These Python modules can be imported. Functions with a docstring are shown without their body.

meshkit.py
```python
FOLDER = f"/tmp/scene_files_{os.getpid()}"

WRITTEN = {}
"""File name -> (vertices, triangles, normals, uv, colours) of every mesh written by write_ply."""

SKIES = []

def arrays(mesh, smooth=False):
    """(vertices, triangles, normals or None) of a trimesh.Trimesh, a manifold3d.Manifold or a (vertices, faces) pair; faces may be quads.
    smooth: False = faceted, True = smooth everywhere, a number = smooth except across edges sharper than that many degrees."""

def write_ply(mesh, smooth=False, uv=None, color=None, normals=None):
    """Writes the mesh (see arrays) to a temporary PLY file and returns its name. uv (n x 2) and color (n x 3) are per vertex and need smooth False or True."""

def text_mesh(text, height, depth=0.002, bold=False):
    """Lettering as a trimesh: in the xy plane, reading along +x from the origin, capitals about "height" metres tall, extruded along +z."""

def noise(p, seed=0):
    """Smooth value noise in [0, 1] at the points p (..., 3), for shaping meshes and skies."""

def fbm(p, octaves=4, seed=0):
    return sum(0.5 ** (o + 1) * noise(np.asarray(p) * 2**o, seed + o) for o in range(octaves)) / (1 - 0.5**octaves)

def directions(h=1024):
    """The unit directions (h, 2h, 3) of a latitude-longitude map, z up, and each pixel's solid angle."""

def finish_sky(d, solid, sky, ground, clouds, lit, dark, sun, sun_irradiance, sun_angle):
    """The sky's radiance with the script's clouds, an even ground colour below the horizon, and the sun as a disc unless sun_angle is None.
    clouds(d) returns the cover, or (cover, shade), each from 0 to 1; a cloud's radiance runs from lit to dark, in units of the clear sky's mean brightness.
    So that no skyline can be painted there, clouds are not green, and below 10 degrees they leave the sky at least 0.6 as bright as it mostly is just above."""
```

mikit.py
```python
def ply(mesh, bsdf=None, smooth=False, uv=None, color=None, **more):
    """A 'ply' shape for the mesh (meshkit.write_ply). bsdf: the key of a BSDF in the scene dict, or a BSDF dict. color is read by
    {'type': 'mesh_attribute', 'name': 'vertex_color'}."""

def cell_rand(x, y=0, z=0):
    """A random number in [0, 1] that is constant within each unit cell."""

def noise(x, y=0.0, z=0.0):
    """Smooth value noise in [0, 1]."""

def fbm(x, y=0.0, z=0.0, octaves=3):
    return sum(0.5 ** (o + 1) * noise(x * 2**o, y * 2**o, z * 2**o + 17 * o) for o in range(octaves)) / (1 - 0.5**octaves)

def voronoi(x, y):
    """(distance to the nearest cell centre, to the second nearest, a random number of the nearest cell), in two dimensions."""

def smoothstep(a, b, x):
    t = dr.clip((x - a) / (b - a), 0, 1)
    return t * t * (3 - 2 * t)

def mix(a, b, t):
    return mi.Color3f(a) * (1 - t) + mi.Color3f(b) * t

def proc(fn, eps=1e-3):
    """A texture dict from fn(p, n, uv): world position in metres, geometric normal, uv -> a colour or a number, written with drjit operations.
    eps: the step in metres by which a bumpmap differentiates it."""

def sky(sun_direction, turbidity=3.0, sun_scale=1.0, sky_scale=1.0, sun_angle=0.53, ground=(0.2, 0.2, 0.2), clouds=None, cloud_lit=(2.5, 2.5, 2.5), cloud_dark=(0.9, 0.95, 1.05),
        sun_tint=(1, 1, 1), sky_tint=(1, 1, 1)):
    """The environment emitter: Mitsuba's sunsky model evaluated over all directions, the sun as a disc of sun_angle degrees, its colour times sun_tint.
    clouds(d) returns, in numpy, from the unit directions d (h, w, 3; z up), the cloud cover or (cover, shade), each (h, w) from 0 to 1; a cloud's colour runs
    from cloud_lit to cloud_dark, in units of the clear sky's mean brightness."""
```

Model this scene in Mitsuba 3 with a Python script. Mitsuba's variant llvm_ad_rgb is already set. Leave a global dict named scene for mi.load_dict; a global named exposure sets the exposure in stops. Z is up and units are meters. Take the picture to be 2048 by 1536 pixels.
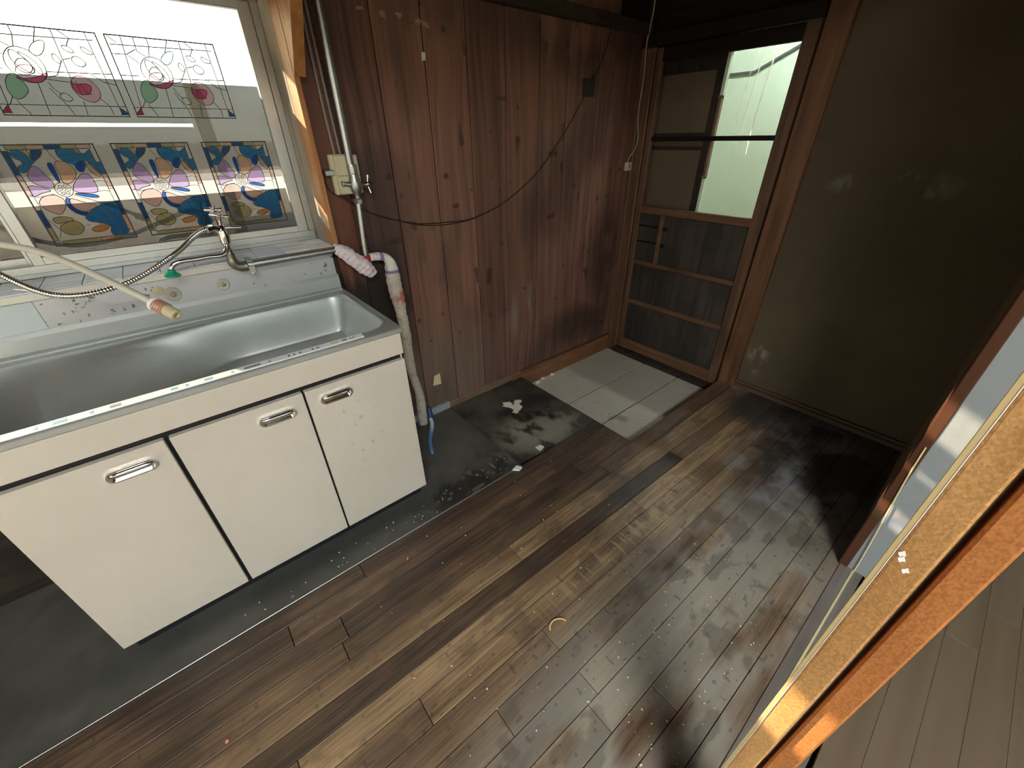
import math, random
import numpy as np, trimesh, shapely
import shapely.geometry as sg
import shapely.affinity as sa
import drjit as dr
import mitsuba as mi
import mikit, meshkit
from mikit import noise, fbm, smoothstep, mix

rnd = random.Random(7)
rng = np.random.default_rng(11)

# ------------------------------------------------------------------ camera, sky, sun, exposure
T = mi.ScalarTransform4f
exposure = 3.25
EYE = np.array([0.0, 0.0, 1.33])
RIGHT = np.array([0.76721977, -0.64126094, -0.01257889])      # the photograph's right, down and forward directions in the room
DOWN = np.array([-0.34483548, -0.39587426, -0.8511005])
FWD = np.array([0.54079785, 0.65731878, -0.52485208])
FWD /= np.linalg.norm(FWD)
scene = {
    'camera': {'type': 'perspective', 'fov': 2 * math.degrees(math.atan(1024 / 795.86)), 'fov_axis': 'x', 'near_clip': 0.02, 'far_clip': 100.0,
               'to_world': T().look_at(origin=EYE.tolist(), target=(EYE + FWD).tolist(), up=(-DOWN).tolist())},
    'sky': mikit.sky((-1.0, 1.4, 0.623), turbidity=4.0, sun_scale=1.2, sun_tint=(0.88, 1.0, 1.18), sky_scale=1.0, ground=(0.25, 0.24, 0.22), sky_tint=(1.0, 0.98, 0.95)),
}
labels = {}
LAMP_BACK, LAMP_FILL = 8.0, 5.0

# ------------------------------------------------------------------ helpers
def free(key):
    used = lambda k: k in scene or k in labels or any(q.startswith(k + '__') for q in scene)
    if not used(key):
        return key
    i = 1
    while used(f'{key}_{i:03d}'):
        i += 1
    return f'{key}_{i:03d}'

def part(parent, name, mesh, bsdf, smooth=False, label=None, uv=None, kind=None):
    key = free(f'{parent}__{name}')
    scene[key] = mikit.ply(mesh, bsdf, smooth, uv=uv)
    if label or kind:
        labels[key] = {}
        if label: labels[key]['label'] = label
        if kind: labels[key]['kind'] = kind
    return key

def thing(name, label, cat, group=None, mesh=None, bsdf=None, smooth=False, kind=None, uv=None):
    key = free(name)
    labels[key] = {'label': label}
    if cat: labels[key]['category'] = cat
    if group: labels[key]['group'] = group
    if kind: labels[key]['kind'] = kind
    if mesh is not None:
        scene[key] = mikit.ply(mesh, bsdf, smooth, uv=uv)
    return key

def struct(name, label, mesh=None, bsdf=None, smooth=False, uv=None):
    return thing(name, label, None, None, mesh, bsdf, smooth, 'structure', uv)

def box(x0, x1, y0, y1, z0, z1, b=0.0):
    lo, hi = np.minimum([x0, y0, z0], [x1, y1, z1]), np.maximum([x0, y0, z0], [x1, y1, z1])
    if b <= 0:
        m = trimesh.creation.box(extents=hi - lo)
        m.apply_translation((lo + hi) / 2)
        return m
    b = min(b, 0.45 * (hi - lo).min())
    pts = []
    for sx in (0, 1):
        for sy in (0, 1):
            for sz in (0, 1):
                c = np.where([sx, sy, sz], hi, lo)
                d = np.where([sx, sy, sz], -b, b)
                for k in range(3):
                    o = d.copy(); o[k] = 0
                    pts.append(c + o)
    return trimesh.convex.convex_hull(np.array(pts))

def hexa(bottom, top):
    return trimesh.convex.convex_hull(np.vstack([bottom, top]))

def prism(poly, axis, a0, a1):
    """poly: points in the plane normal to axis (in xyz order without it), extruded from a0 to a1."""
    g = poly if isinstance(poly, sg.Polygon) else sg.Polygon(poly)
    m = trimesh.creation.extrude_polygon(g.buffer(0), abs(a1 - a0), engine='earcut')
    v = m.vertices.copy()
    lo = min(a0, a1)
    o = {'x': (v[:, 2] + lo, v[:, 0], v[:, 1]), 'y': (v[:, 0], v[:, 2] + lo, v[:, 1]), 'z': (v[:, 0], v[:, 1], v[:, 2] + lo)}[axis]
    f = m.faces[:, ::-1] if axis == 'y' else m.faces
    return trimesh.Trimesh(np.stack(o, 1), f, process=False)

def spline(pts, n=80):
    from scipy.interpolate import CubicSpline
    p = np.asarray(pts, float)
    t = np.r_[0, np.cumsum(np.linalg.norm(np.diff(p, axis=0), axis=1))]
    return CubicSpline(t, p)(np.linspace(0, t[-1], n))

def tube(pts, r, n=12, cap=True, wob=None):
    p = np.asarray(pts, float)
    k = len(p)
    r = np.broadcast_to(r, k) if np.ndim(r) else np.full(k, r)
    t = np.gradient(p, axis=0)
    t /= np.linalg.norm(t, axis=1, keepdims=True)
    a = np.array([0, 0, 1.0]) if abs(t[0, 2]) < 0.9 else np.array([1.0, 0, 0])
    u = np.cross(t[0], a); u /= np.linalg.norm(u)
    V = []
    ang = np.linspace(0, 2 * np.pi, n, endpoint=False)
    for i in range(k):
        u = u - t[i] * (u @ t[i]); u /= np.linalg.norm(u)
        w = np.cross(t[i], u)
        rr = r[i] * (wob[i] if wob is not None else 1.0)
        V.append(p[i] + np.outer(np.cos(ang) * rr, u) + np.outer(np.sin(ang) * rr, w))
    V = np.vstack(V)
    F = []
    for i in range(k - 1):
        for j in range(n):
            a_, b_ = i * n + j, i * n + (j + 1) % n
            F += [[a_, b_, b_ + n], [a_, b_ + n, a_ + n]]
    if cap:
        V = np.vstack([V, p[0], p[-1]])
        for j in range(n):
            F += [[k * n, (j + 1) % n, j], [k * n + 1, (k - 1) * n + j, (k - 1) * n + (j + 1) % n]]
    return trimesh.Trimesh(V, F, process=False)

def lathe(profile, origin, axis, n=24):
    """profile (r, h) rows revolved about axis through origin."""
    m = trimesh.creation.revolve(np.asarray(profile, float), sections=n)
    R = trimesh.geometry.align_vectors([0, 0, 1], np.asarray(axis, float))
    m.apply_transform(R)
    m.apply_translation(origin)
    return m

def cat(*ms):
    return trimesh.util.concatenate([m for m in ms])

def fuse(*ms):
    import manifold3d as m3
    out = None
    for m in ms:
        q = m3.Manifold(m3.Mesh(np.asarray(m.vertices, np.float32), np.asarray(m.faces, np.uint32)))
        out = q if out is None else out + q
    g = out.to_mesh()
    return trimesh.Trimesh(g.vert_properties[:, :3], g.tri_verts, process=False)

def chaikin(pts, n=2):
    p = np.asarray(pts, float)
    for _ in range(n):
        q = np.roll(p, -1, axis=0)
        p = np.stack([0.75 * p + 0.25 * q, 0.25 * p + 0.75 * q], 1).reshape(-1, 2)
    return p

def petal(pts):
    """a rounded outline of about the polygon's own size"""
    g = sg.Polygon(pts).buffer(0)
    q = sg.Polygon(chaikin(pts, 2)).buffer(0)
    k = math.sqrt(g.area / max(q.area, 1e-12))
    return sa.scale(q, k, k)

# ------------------------------------------------------------------ materials
def mat(name, d):
    scene[name] = d
    return name

def princ(name, color, rough=0.5, spec=0.5, metallic=0.0, **k):
    c = {'type': 'rgb', 'value': list(color)} if isinstance(color, (tuple, list)) else mikit.proc(color)
    return mat(name, {'type': 'twosided', 'b': {'type': 'principled', 'base_color': c, 'roughness': rough, 'specular': spec, 'metallic': metallic, **k}})

def blob(x, y, cx, cy, rx, ry, soft=0.5):
    d = dr.sqrt(dr.square((x - cx) / rx) + dr.square((y - cy) / ry))
    return 1 - smoothstep(1 - soft, 1 + soft, d)

def f_floor(p, n, uv):
    tone, sid = uv.x, uv.y * 100
    g = fbm(p.x * 2.5 + sid * 3.1, p.y * 60 + sid * 7, 0, 3)
    fine = noise(p.x * 14 + sid, p.y * 420 + sid * 3, 0)
    big = fbm(p.x * 5, p.y * 6 + 4, 1, 3)
    t = dr.clip(tone * 0.85 + 0.08 + (g - 0.5) * 0.38 + (fine - 0.5) * 0.22 + (big - 0.5) * 0.42, 0, 1)
    c = mix((0.050, 0.033, 0.025), (0.16, 0.098, 0.058), smoothstep(0, 0.5, t))
    c = mix(c, (0.46, 0.31, 0.165), smoothstep(0.4, 1.0, t))
    # worn, dusty grey towards the doorway
    d = blob(p.x, p.y, 0.85, 0.12, 0.85, 0.26, 0.6) * smoothstep(0.3, 0.7, fbm(p.x * 4 + 9, p.y * 9, 2, 4) + 0.15)
    c = mix(c, (0.35, 0.335, 0.285), d * 0.75)
    # black grime in the corner by the dark wall
    k = dr.maximum(blob(p.x, p.y, 2.02, 0.14, 0.50, 0.28, 0.5), blob(p.x, p.y, 2.28, 0.50, 0.20, 0.24, 0.5))
    k = k * smoothstep(0.25, 0.6, fbm(p.x * 5 + 2, p.y * 6 + 1, 4, 4) + 0.15)
    c = mix(c, (0.036, 0.037, 0.037), dr.clip(k * 0.95, 0, 0.88))
    gg = blob(p.x, p.y, 1.85, 0.22, 0.48, 0.22, 0.6) * smoothstep(0.38, 0.68, fbm(p.x * 8, p.y * 9, 5, 4))
    c = mix(c, (0.27, 0.28, 0.285), gg * 0.75)
    k2 = smoothstep(0.60, 0.72, fbm(p.x * 9 + 31, p.y * 14, 6, 4))
    c = mix(c, (0.06, 0.046, 0.034), k2 * 0.4)
    sp = smoothstep(0.86, 0.93, noise(p.x * 55, p.y * 75, 2))
    c = mix(c, (0.05, 0.038, 0.026), sp * 0.4)
    sc = smoothstep(0.62, 0.8, noise(p.x * 120, p.y * 16, 3)) * blob(p.x, p.y, 1.05, 0.50, 0.45, 0.05, 0.5)
    return mix(c, (0.36, 0.28, 0.17), sc * 0.8)
princ('floor_wood', f_floor, 0.42, 0.45)

def f_floor2(p, n, uv):
    g = fbm(p.x * 2, p.y * 40, uv.y * 50, 3)
    return mix((0.14, 0.098, 0.060), (0.20, 0.145, 0.095), g)
princ('floor_wood_light', f_floor2, 0.5, 0.4)

def f_plank(p, n, uv):
    tone, sid = uv.x, uv.y * 100
    w = (fbm(p.x * 3 + sid, p.z * 1.2 + sid * 2, 0, 3) - 0.5) * 0.10
    g = fbm((p.x + w) * 55 + sid * 5, p.z * 1.6 + sid, 0, 3)
    fine = noise(p.x * 320 + sid, p.z * 5, 1)
    t = dr.clip(tone + (g - 0.5) * 0.7 + (fine - 0.5) * 0.2, 0, 1)
    c = mix((0.055, 0.027, 0.020), (0.265, 0.128, 0.090), t)
    # smoke and grime: darker clouds, knots
    k = smoothstep(0.45, 0.75, fbm(p.x * 4.5 + 5, p.z * 2.0 + 1, 3, 4))
    c = mix(c, (0.040, 0.028, 0.025), k * 0.5)
    kn = noise(p.x * 22 + sid, p.z * 16 + sid, 7)
    c = mix(c, (0.03, 0.017, 0.013), smoothstep(0.88, 0.97, kn) * 0.7)
    cs = dr.maximum(blob(p.x, p.z, 2.22, 0.62, 0.16, 0.30, 0.6), dr.maximum(blob(p.x, p.z, 1.95, 1.78, 0.75, 0.16, 0.6), blob(p.x, p.z, 2.0, 0.22, 0.30, 0.14, 0.6)))
    c = mix(c, (0.030, 0.022, 0.019), cs * smoothstep(0.25, 0.6, fbm(p.x * 6, p.z * 4, 12, 3) + 0.15) * 0.75)
    so = blob(p.x, p.z, 0.60, 0.62, 0.17, 0.30, 0.5)  # near-black area low on the planks beside the cabinet
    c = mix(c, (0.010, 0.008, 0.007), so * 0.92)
    dust = blob(p.x, p.z, 0.95, 0.22, 0.30, 0.26, 0.6)
    c = mix(c, (0.135, 0.115, 0.085), dust * 0.55)
    s2 = blob(p.x, p.z, 1.55, 0.42, 0.14, 0.14, 0.6) * smoothstep(0.45, 0.7, fbm(p.x * 18, p.z * 5, 2, 3))
    return mix(c, (0.25, 0.21, 0.18), s2 * 0.6)
princ('plank_wood', f_plank, 0.55, 0.35)

def wood(name, dark, light, axis='z', rough=0.5, spec=0.4, s=1.0, grime=0.4):
    def fn(p, n, uv):
        a, b, c = {'z': (p.x, p.y, p.z), 'x': (p.y, p.z, p.x), 'y': (p.x, p.z, p.y)}[axis]
        g = fbm(a * 45 * s, b * 45 * s, c * 2.2 * s, 3)
        f = noise(a * 300 * s, b * 300 * s, c * 9 * s)
        k = smoothstep(0.5, 0.75, fbm(a * 6 + 3, b * 6, c * 4, 3))
        return mix(mix(dark, light, dr.clip(g * 1.3 - 0.2 + (f - 0.5) * 0.3, 0, 1)), [x * 0.35 for x in dark], k * grime)
    return princ(name, fn, rough, spec)
wood('door_wood', (0.075, 0.038, 0.021), (0.16, 0.082, 0.044), 'z')
wood('door_rail_wood', (0.09, 0.044, 0.023), (0.185, 0.093, 0.048), 'y')
wood('post_wood', (0.085, 0.037, 0.018), (0.205, 0.092, 0.042), 'z')
wood('red_post_wood', (0.085, 0.026, 0.014), (0.15, 0.050, 0.026), 'z', 0.4, 0.5)
wood('beam_wood', (0.022, 0.017, 0.014), (0.05, 0.037, 0.028), 'x', 0.7, 0.2)
wood('lintel_wood', (0.006, 0.0045, 0.004), (0.014, 0.010, 0.008), 'y', 0.7, 0.2)
wood('sleeper_wood', (0.14, 0.060, 0.028), (0.27, 0.13, 0.06), 'x')
wood('casing_wood', (0.30, 0.115, 0.04), (0.55, 0.27, 0.10), 'z', 0.5, 0.4, 1.0, 0.25)
wood('weathered_wood', (0.22, 0.18, 0.14), (0.42, 0.37, 0.31), 'z', 0.7, 0.2)
def speck(name, a, b):
    def fn(p, n, uv):
        g = fbm(p.y * 620, p.z * 380, p.x * 620, 2)
        return mix(a, b, smoothstep(0.2, 0.8, g * 0.6 + 0.4 * fbm(p.z * 7, p.y * 30, 2, 2)))
    return princ(name, fn, 0.65, 0.3)
speck('jamb_orange', (0.30, 0.145, 0.047), (0.54, 0.30, 0.115))
speck('jamb_red', (0.27, 0.092, 0.026), (0.45, 0.175, 0.052))
princ('dull_red', (0.085, 0.034, 0.018), 0.7, 0.15)
princ('bead_tan', (0.48, 0.36, 0.18), 0.5, 0.4)
princ('plain_grey', (0.28, 0.30, 0.31), 0.6, 0.3)
wood('threshold_wood', (0.14, 0.12, 0.10), (0.24, 0.21, 0.19), 'x', 0.35, 0.5, 1.0, 0.3)
wood('trim_wood', (0.14, 0.085, 0.052), (0.24, 0.16, 0.10), 'x', 0.6, 0.3)
wood('trim_wood_side', (0.085, 0.052, 0.030), (0.15, 0.10, 0.06), 'y', 0.6, 0.3)

def f_panel(p, n, uv):
    g = fbm(p.y * 50, p.z * 2.5, uv.y * 30, 3)
    k = fbm(p.y * 6, p.z * 5, 3, 3)
    c = mix((0.018, 0.017, 0.015), (0.075, 0.055, 0.042), dr.clip(g * 1.1 + uv.x - 0.5, 0, 1))
    return mix(c, (0.022, 0.024, 0.023), smoothstep(0.4, 0.7, k) * 0.6)
princ('door_panel_wood', f_panel, 0.6, 0.3)

def f_olive(p, n, uv):
    g = fbm(p.y * 3, p.z * 3, 1, 4)
    f = noise(p.y * 160, p.z * 160, 2)
    c = mix((0.078, 0.060, 0.038), (0.122, 0.092, 0.056), g * 0.8 + f * 0.2)
    low = blob(p.y, p.z, 0.30, 0.25, 0.45, 0.40, 0.7) * fbm(p.y * 5, p.z * 5, 7, 3)
    c = mix(c, (0.18, 0.13, 0.07), low * 0.6)
    sm = smoothstep(0.55, 0.7, fbm(p.y * 14, p.z * 9, 3, 3)) * blob(p.y, p.z, 0.42, 1.14, 0.18, 0.05, 0.6)
    sm2 = smoothstep(0.45, 0.7, fbm(p.y * 20, p.z * 12, 8, 3)) * blob(p.y, p.z, 0.68, 0.22, 0.045, 0.10, 0.6)
    return mix(c, (0.36, 0.32, 0.27), dr.clip(sm * 0.4 + sm2 * 0.6, 0, 1))
princ('olive_plaster', f_olive, 0.9, 0.1)
princ('plaster', (0.60, 0.55, 0.47), 0.9, 0.1)
princ('dark_plaster', (0.055, 0.045, 0.033), 0.9, 0.1)
princ('brown_panel', (0.11, 0.082, 0.050), 0.6, 0.3)
princ('ceiling_wood', (0.10, 0.065, 0.04), 0.8, 0.1)
princ('pale_green', (0.62, 0.73, 0.58), 0.8, 0.2)
princ('grey_trim', (0.10, 0.11, 0.10), 0.7, 0.2)
princ('black', (0.008, 0.008, 0.008), 0.8, 0.1)

def f_vinyl(p, n, uv):
    g = fbm(p.x * 6, p.y * 6, 1, 4)
    c = mix((0.055, 0.053, 0.047), (0.125, 0.122, 0.106), g)
    k = smoothstep(0.45, 0.65, fbm(p.x * 7 + 2, p.y * 8, 3, 4)) * dr.maximum(blob(p.x, p.y, 0.68, 1.15, 0.30, 0.15, 0.6), 0.25)
    c = mix(c, (0.022, 0.02, 0.017), k * 0.9)
    sp = smoothstep(0.72, 0.82, noise(p.x * 45, p.y * 45, 5)) * blob(p.x, p.y, 0.72, 1.14, 0.22, 0.07, 0.6)
    c = mix(c, (0.20, 0.17, 0.13), sp * 0.6)
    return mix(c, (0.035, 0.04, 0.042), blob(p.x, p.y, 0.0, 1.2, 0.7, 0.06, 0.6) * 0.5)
princ('grey_vinyl', f_vinyl, 0.5, 0.4)

def f_lino(p, n, uv):
    g = fbm(p.x * 7, p.y * 7, 11, 4)
    c = mix((0.020, 0.018, 0.016), (0.10, 0.088, 0.072), dr.clip(g * 1.6 - 0.4, 0, 1))
    d = blob(p.x, p.y, 1.2, 1.22, 0.24, 0.16, 0.5) * smoothstep(0.3, 0.62, fbm(p.x * 16, p.y * 12, 3, 4))  # mottled patch of light, painted into the colour as pale flooring
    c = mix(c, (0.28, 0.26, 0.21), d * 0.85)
    return mix(c, (0.022, 0.02, 0.02), blob(p.x, p.y, 1.33, 1.42, 0.14, 0.14, 0.6) * 0.7)
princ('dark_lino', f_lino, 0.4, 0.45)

def f_board(p, n, uv):
    g = fbm(p.x * 5, p.y * 5, 3, 3)
    c = mix((0.47, 0.43, 0.36), (0.56, 0.52, 0.44), g)
    k = blob(p.x, p.y, 1.68, 1.06, 0.06, 0.05, 0.4) * smoothstep(0.35, 0.55, fbm(p.x * 20, p.y * 20, 2, 3))
    c = mix(c, (0.30, 0.28, 0.24), k * 0.8)
    sp = smoothstep(0.86, 0.9, noise(p.x * 40, p.y * 40, 9))
    return mix(c, (0.3, 0.27, 0.22), sp * 0.25)
princ('white_board', f_board, 0.45, 0.4)

def f_cab(p, n, uv):
    g = fbm(p.x * 4, p.z * 4, 2, 3)
    c = mix((0.55, 0.50, 0.425), (0.62, 0.57, 0.49), g)
    sp = smoothstep(0.70, 0.80, fbm(p.x * 60, p.z * 45, 4, 3)) * blob(p.x, p.z, 0.28, 0.47, 0.07, 0.16, 0.5)
    return mix(c, (0.28, 0.24, 0.19), sp * 0.45)
princ('cabinet_cream', f_cab, 0.38, 0.5)
princ('cabinet_dark', (0.012, 0.014, 0.014), 0.5, 0.3)

def steel(name, rough, tint=(0.62, 0.62, 0.60), dirty=0.0, metal=1.0):
    def fn(p, n, uv):
        g = fbm(p.x * 5, p.y * 5 + p.z * 5, 2, 3)
        c = mix([x * 0.8 for x in tint], tint, g)
        if dirty:
            k = smoothstep(0.66, 0.78, fbm(p.x * 85, p.z * 85, 5, 3)) * smoothstep(0.38, 0.6, fbm(p.x * 6, p.z * 8, 8, 2))
            c = mix(c, (0.06, 0.05, 0.04), k * dirty)
        return c
    return princ(name, fn, rough, 0.5, metal)
steel('stainless', 0.46, (0.55, 0.575, 0.56), 0.0, 0.72)
steel('stainless_dirty', 0.45, (0.56, 0.58, 0.62), 0.75, 0.8)
steel('galvanised', 0.38, (0.50, 0.52, 0.50))
steel('old_pipe', 0.45, (0.34, 0.31, 0.26), 0.5)
steel('aluminium', 0.42, (0.62, 0.63, 0.60))
princ('chrome', (0.80, 0.80, 0.78), 0.10, 0.5, 1.0)
princ('film', (0.50, 0.56, 0.58), 0.45, 0.5)

def f_tile(p, n, uv):
    v = fbm(p.x * 9 + uv.y * 40, p.y * 60, 3, 4)
    return mix((0.48, 0.52, 0.58), mix((0.62, 0.66, 0.72), (0.80, 0.78, 0.74), uv.x), smoothstep(0.2, 0.7, v))
princ('sill_tile', f_tile, 0.4, 0.5)

def f_pinkrag(p, n, uv):
    g = noise(p.x * 190, p.y * 190, p.z * 190)
    c = mix((0.62, 0.52, 0.56), (0.72, 0.66, 0.66), g)
    r = smoothstep(0.60, 0.72, fbm(p.x * 60, p.y * 60, p.z * 60 + 3, 2)) * (0.35 + 0.65 * smoothstep(0.545, 0.59, p.x))
    c = mix(c, (0.55, 0.13, 0.16), r * 0.7)
    return mix(c, (0.45, 0.34, 0.52), smoothstep(0.62, 0.75, fbm(p.x * 80, p.y * 80, p.z * 80 + 9, 2)) * 0.5)
princ('pink_rag', f_pinkrag, 0.95, 0.1)

def f_rag(p, n, uv):
    g = noise(p.x * 150, p.y * 150, p.z * 150)
    c = mix((0.50, 0.42, 0.32), (0.62, 0.55, 0.45), g)
    c = mix(c, (0.70, 0.66, 0.60), smoothstep(0.85, 0.87, p.z))
    c = mix(c, (0.22, 0.17, 0.36), blob(p.z, p.x, 0.852, 0.7, 0.006, 0.3, 0.3))
    c = mix(c, (0.24, 0.19, 0.38), blob(p.x, p.z, 0.660, 0.92, 0.008, 0.2, 0.3))
    r = blob(p.x, p.z, 0.715, 0.735, 0.03, 0.03, 0.4) * smoothstep(0.3, 0.5, noise(p.x * 60, p.z * 60, 4))
    c = mix(c, (0.55, 0.18, 0.14), r)
    return mix(c, (0.36, 0.29, 0.21), smoothstep(0.55, 0.7, fbm(p.x * 50, p.y * 50, p.z * 30, 3)) * 0.4)
princ('white_rag', f_rag, 0.95, 0.1)

princ('ivory', (0.50, 0.46, 0.30), 0.45, 0.5)
princ('hose_cream', (0.52, 0.49, 0.41), 0.4, 0.5)
princ('hose_tip', (0.52, 0.46, 0.29), 0.5, 0.4)
princ('copper_band', (0.42, 0.21, 0.14), 0.5, 0.4)
princ('white_plastic', (0.75, 0.73, 0.68), 0.4, 0.5)
princ('green_plastic', (0.02, 0.42, 0.27), 0.35, 0.5)
princ('red_paint', (0.33, 0.02, 0.03), 0.5, 0.4)
princ('navy', (0.03, 0.045, 0.13), 0.4, 0.5)
princ('grey_cable', (0.22, 0.21, 0.19), 0.6, 0.3)
princ('dark_cable', (0.03, 0.018, 0.014), 0.7, 0.2)
princ('beige_cable', (0.28, 0.23, 0.16), 0.6, 0.3)
princ('paper', (0.72, 0.66, 0.55), 0.9, 0.1)
princ('yellow_paper', (0.62, 0.55, 0.30), 0.9, 0.1)
princ('dark_box', (0.035, 0.030, 0.025), 0.7, 0.2)
princ('straw', (0.70, 0.45, 0.20), 0.7, 0.2)
princ('old_tape', (0.26, 0.17, 0.09), 0.8, 0.2)
princ('cup_grey', (0.42, 0.40, 0.34), 0.4, 0.5)
princ('pale_yellow', (0.72, 0.62, 0.34), 0.5, 0.4)
princ('pink_crumb', (0.65, 0.25, 0.22), 0.6, 0.3)
princ('bright_white', (0.82, 0.82, 0.80), 0.6, 0.3)
princ('shade_grey', (0.30, 0.33, 0.33), 0.55, 0.4)
princ('tape_white', (0.80, 0.80, 0.78), 0.35, 0.5)
princ('tape_blue', (0.20, 0.42, 0.60), 0.5, 0.4)
princ('tape_grey', (0.25, 0.25, 0.30), 0.5, 0.4)

def f_bluetube(p, n, uv):
    t = smoothstep(1.60, 1.52, p.y)
    c = mix((0.52, 0.55, 0.66), (0.10, 0.24, 0.50), t)
    return mix(c, (0.16, 0.25, 0.30), smoothstep(1.43, 1.40, p.y))
princ('blue_plastic', f_bluetube, 0.35, 0.5)

def f_screen(p, n, uv):
    g = fbm(p.x * 2, p.z * 14, 3, 4)
    return mix((0.26, 0.27, 0.265), (0.33, 0.335, 0.325), g)
mat('screen_panel', {'type': 'principledthin', 'base_color': mikit.proc(f_screen), 'roughness': 0.6, 'diff_trans': 1.0})
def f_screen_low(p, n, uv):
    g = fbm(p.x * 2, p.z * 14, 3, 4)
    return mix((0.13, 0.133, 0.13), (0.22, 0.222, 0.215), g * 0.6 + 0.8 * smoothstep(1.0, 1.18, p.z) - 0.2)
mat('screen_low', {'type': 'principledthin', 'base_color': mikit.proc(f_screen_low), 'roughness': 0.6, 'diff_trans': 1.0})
mat('glass', {'type': 'thindielectric', 'int_ior': 1.5})
def tint(name, c):
    return mat(name, {'type': 'thindielectric', 'int_ior': 1.05, 'specular_transmittance': {'type': 'rgb', 'value': list(c)}})
TINTS = {'blue': (0.10, 0.43, 0.82), 'navy': (0.08, 0.24, 0.55), 'royal': (0.06, 0.22, 0.72), 'peach': (1.0, 0.74, 0.58), 'lilac': (0.78, 0.62, 0.98), 'rosy': (0.95, 0.76, 0.72),
         'orange': (0.95, 0.55, 0.25), 'olive': (0.72, 0.68, 0.48), 'pink': (0.92, 0.22, 0.45), 'palepink': (0.98, 0.72, 0.78), 'green': (0.55, 0.80, 0.65), 'crimson': (0.70, 0.12, 0.25), 'teal': (0.75, 0.95, 0.97)}
for k, v in TINTS.items():
    tint('tint_' + k, v)
princ('sticker_line', (0.035, 0.03, 0.028), 0.6, 0.3)

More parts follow.
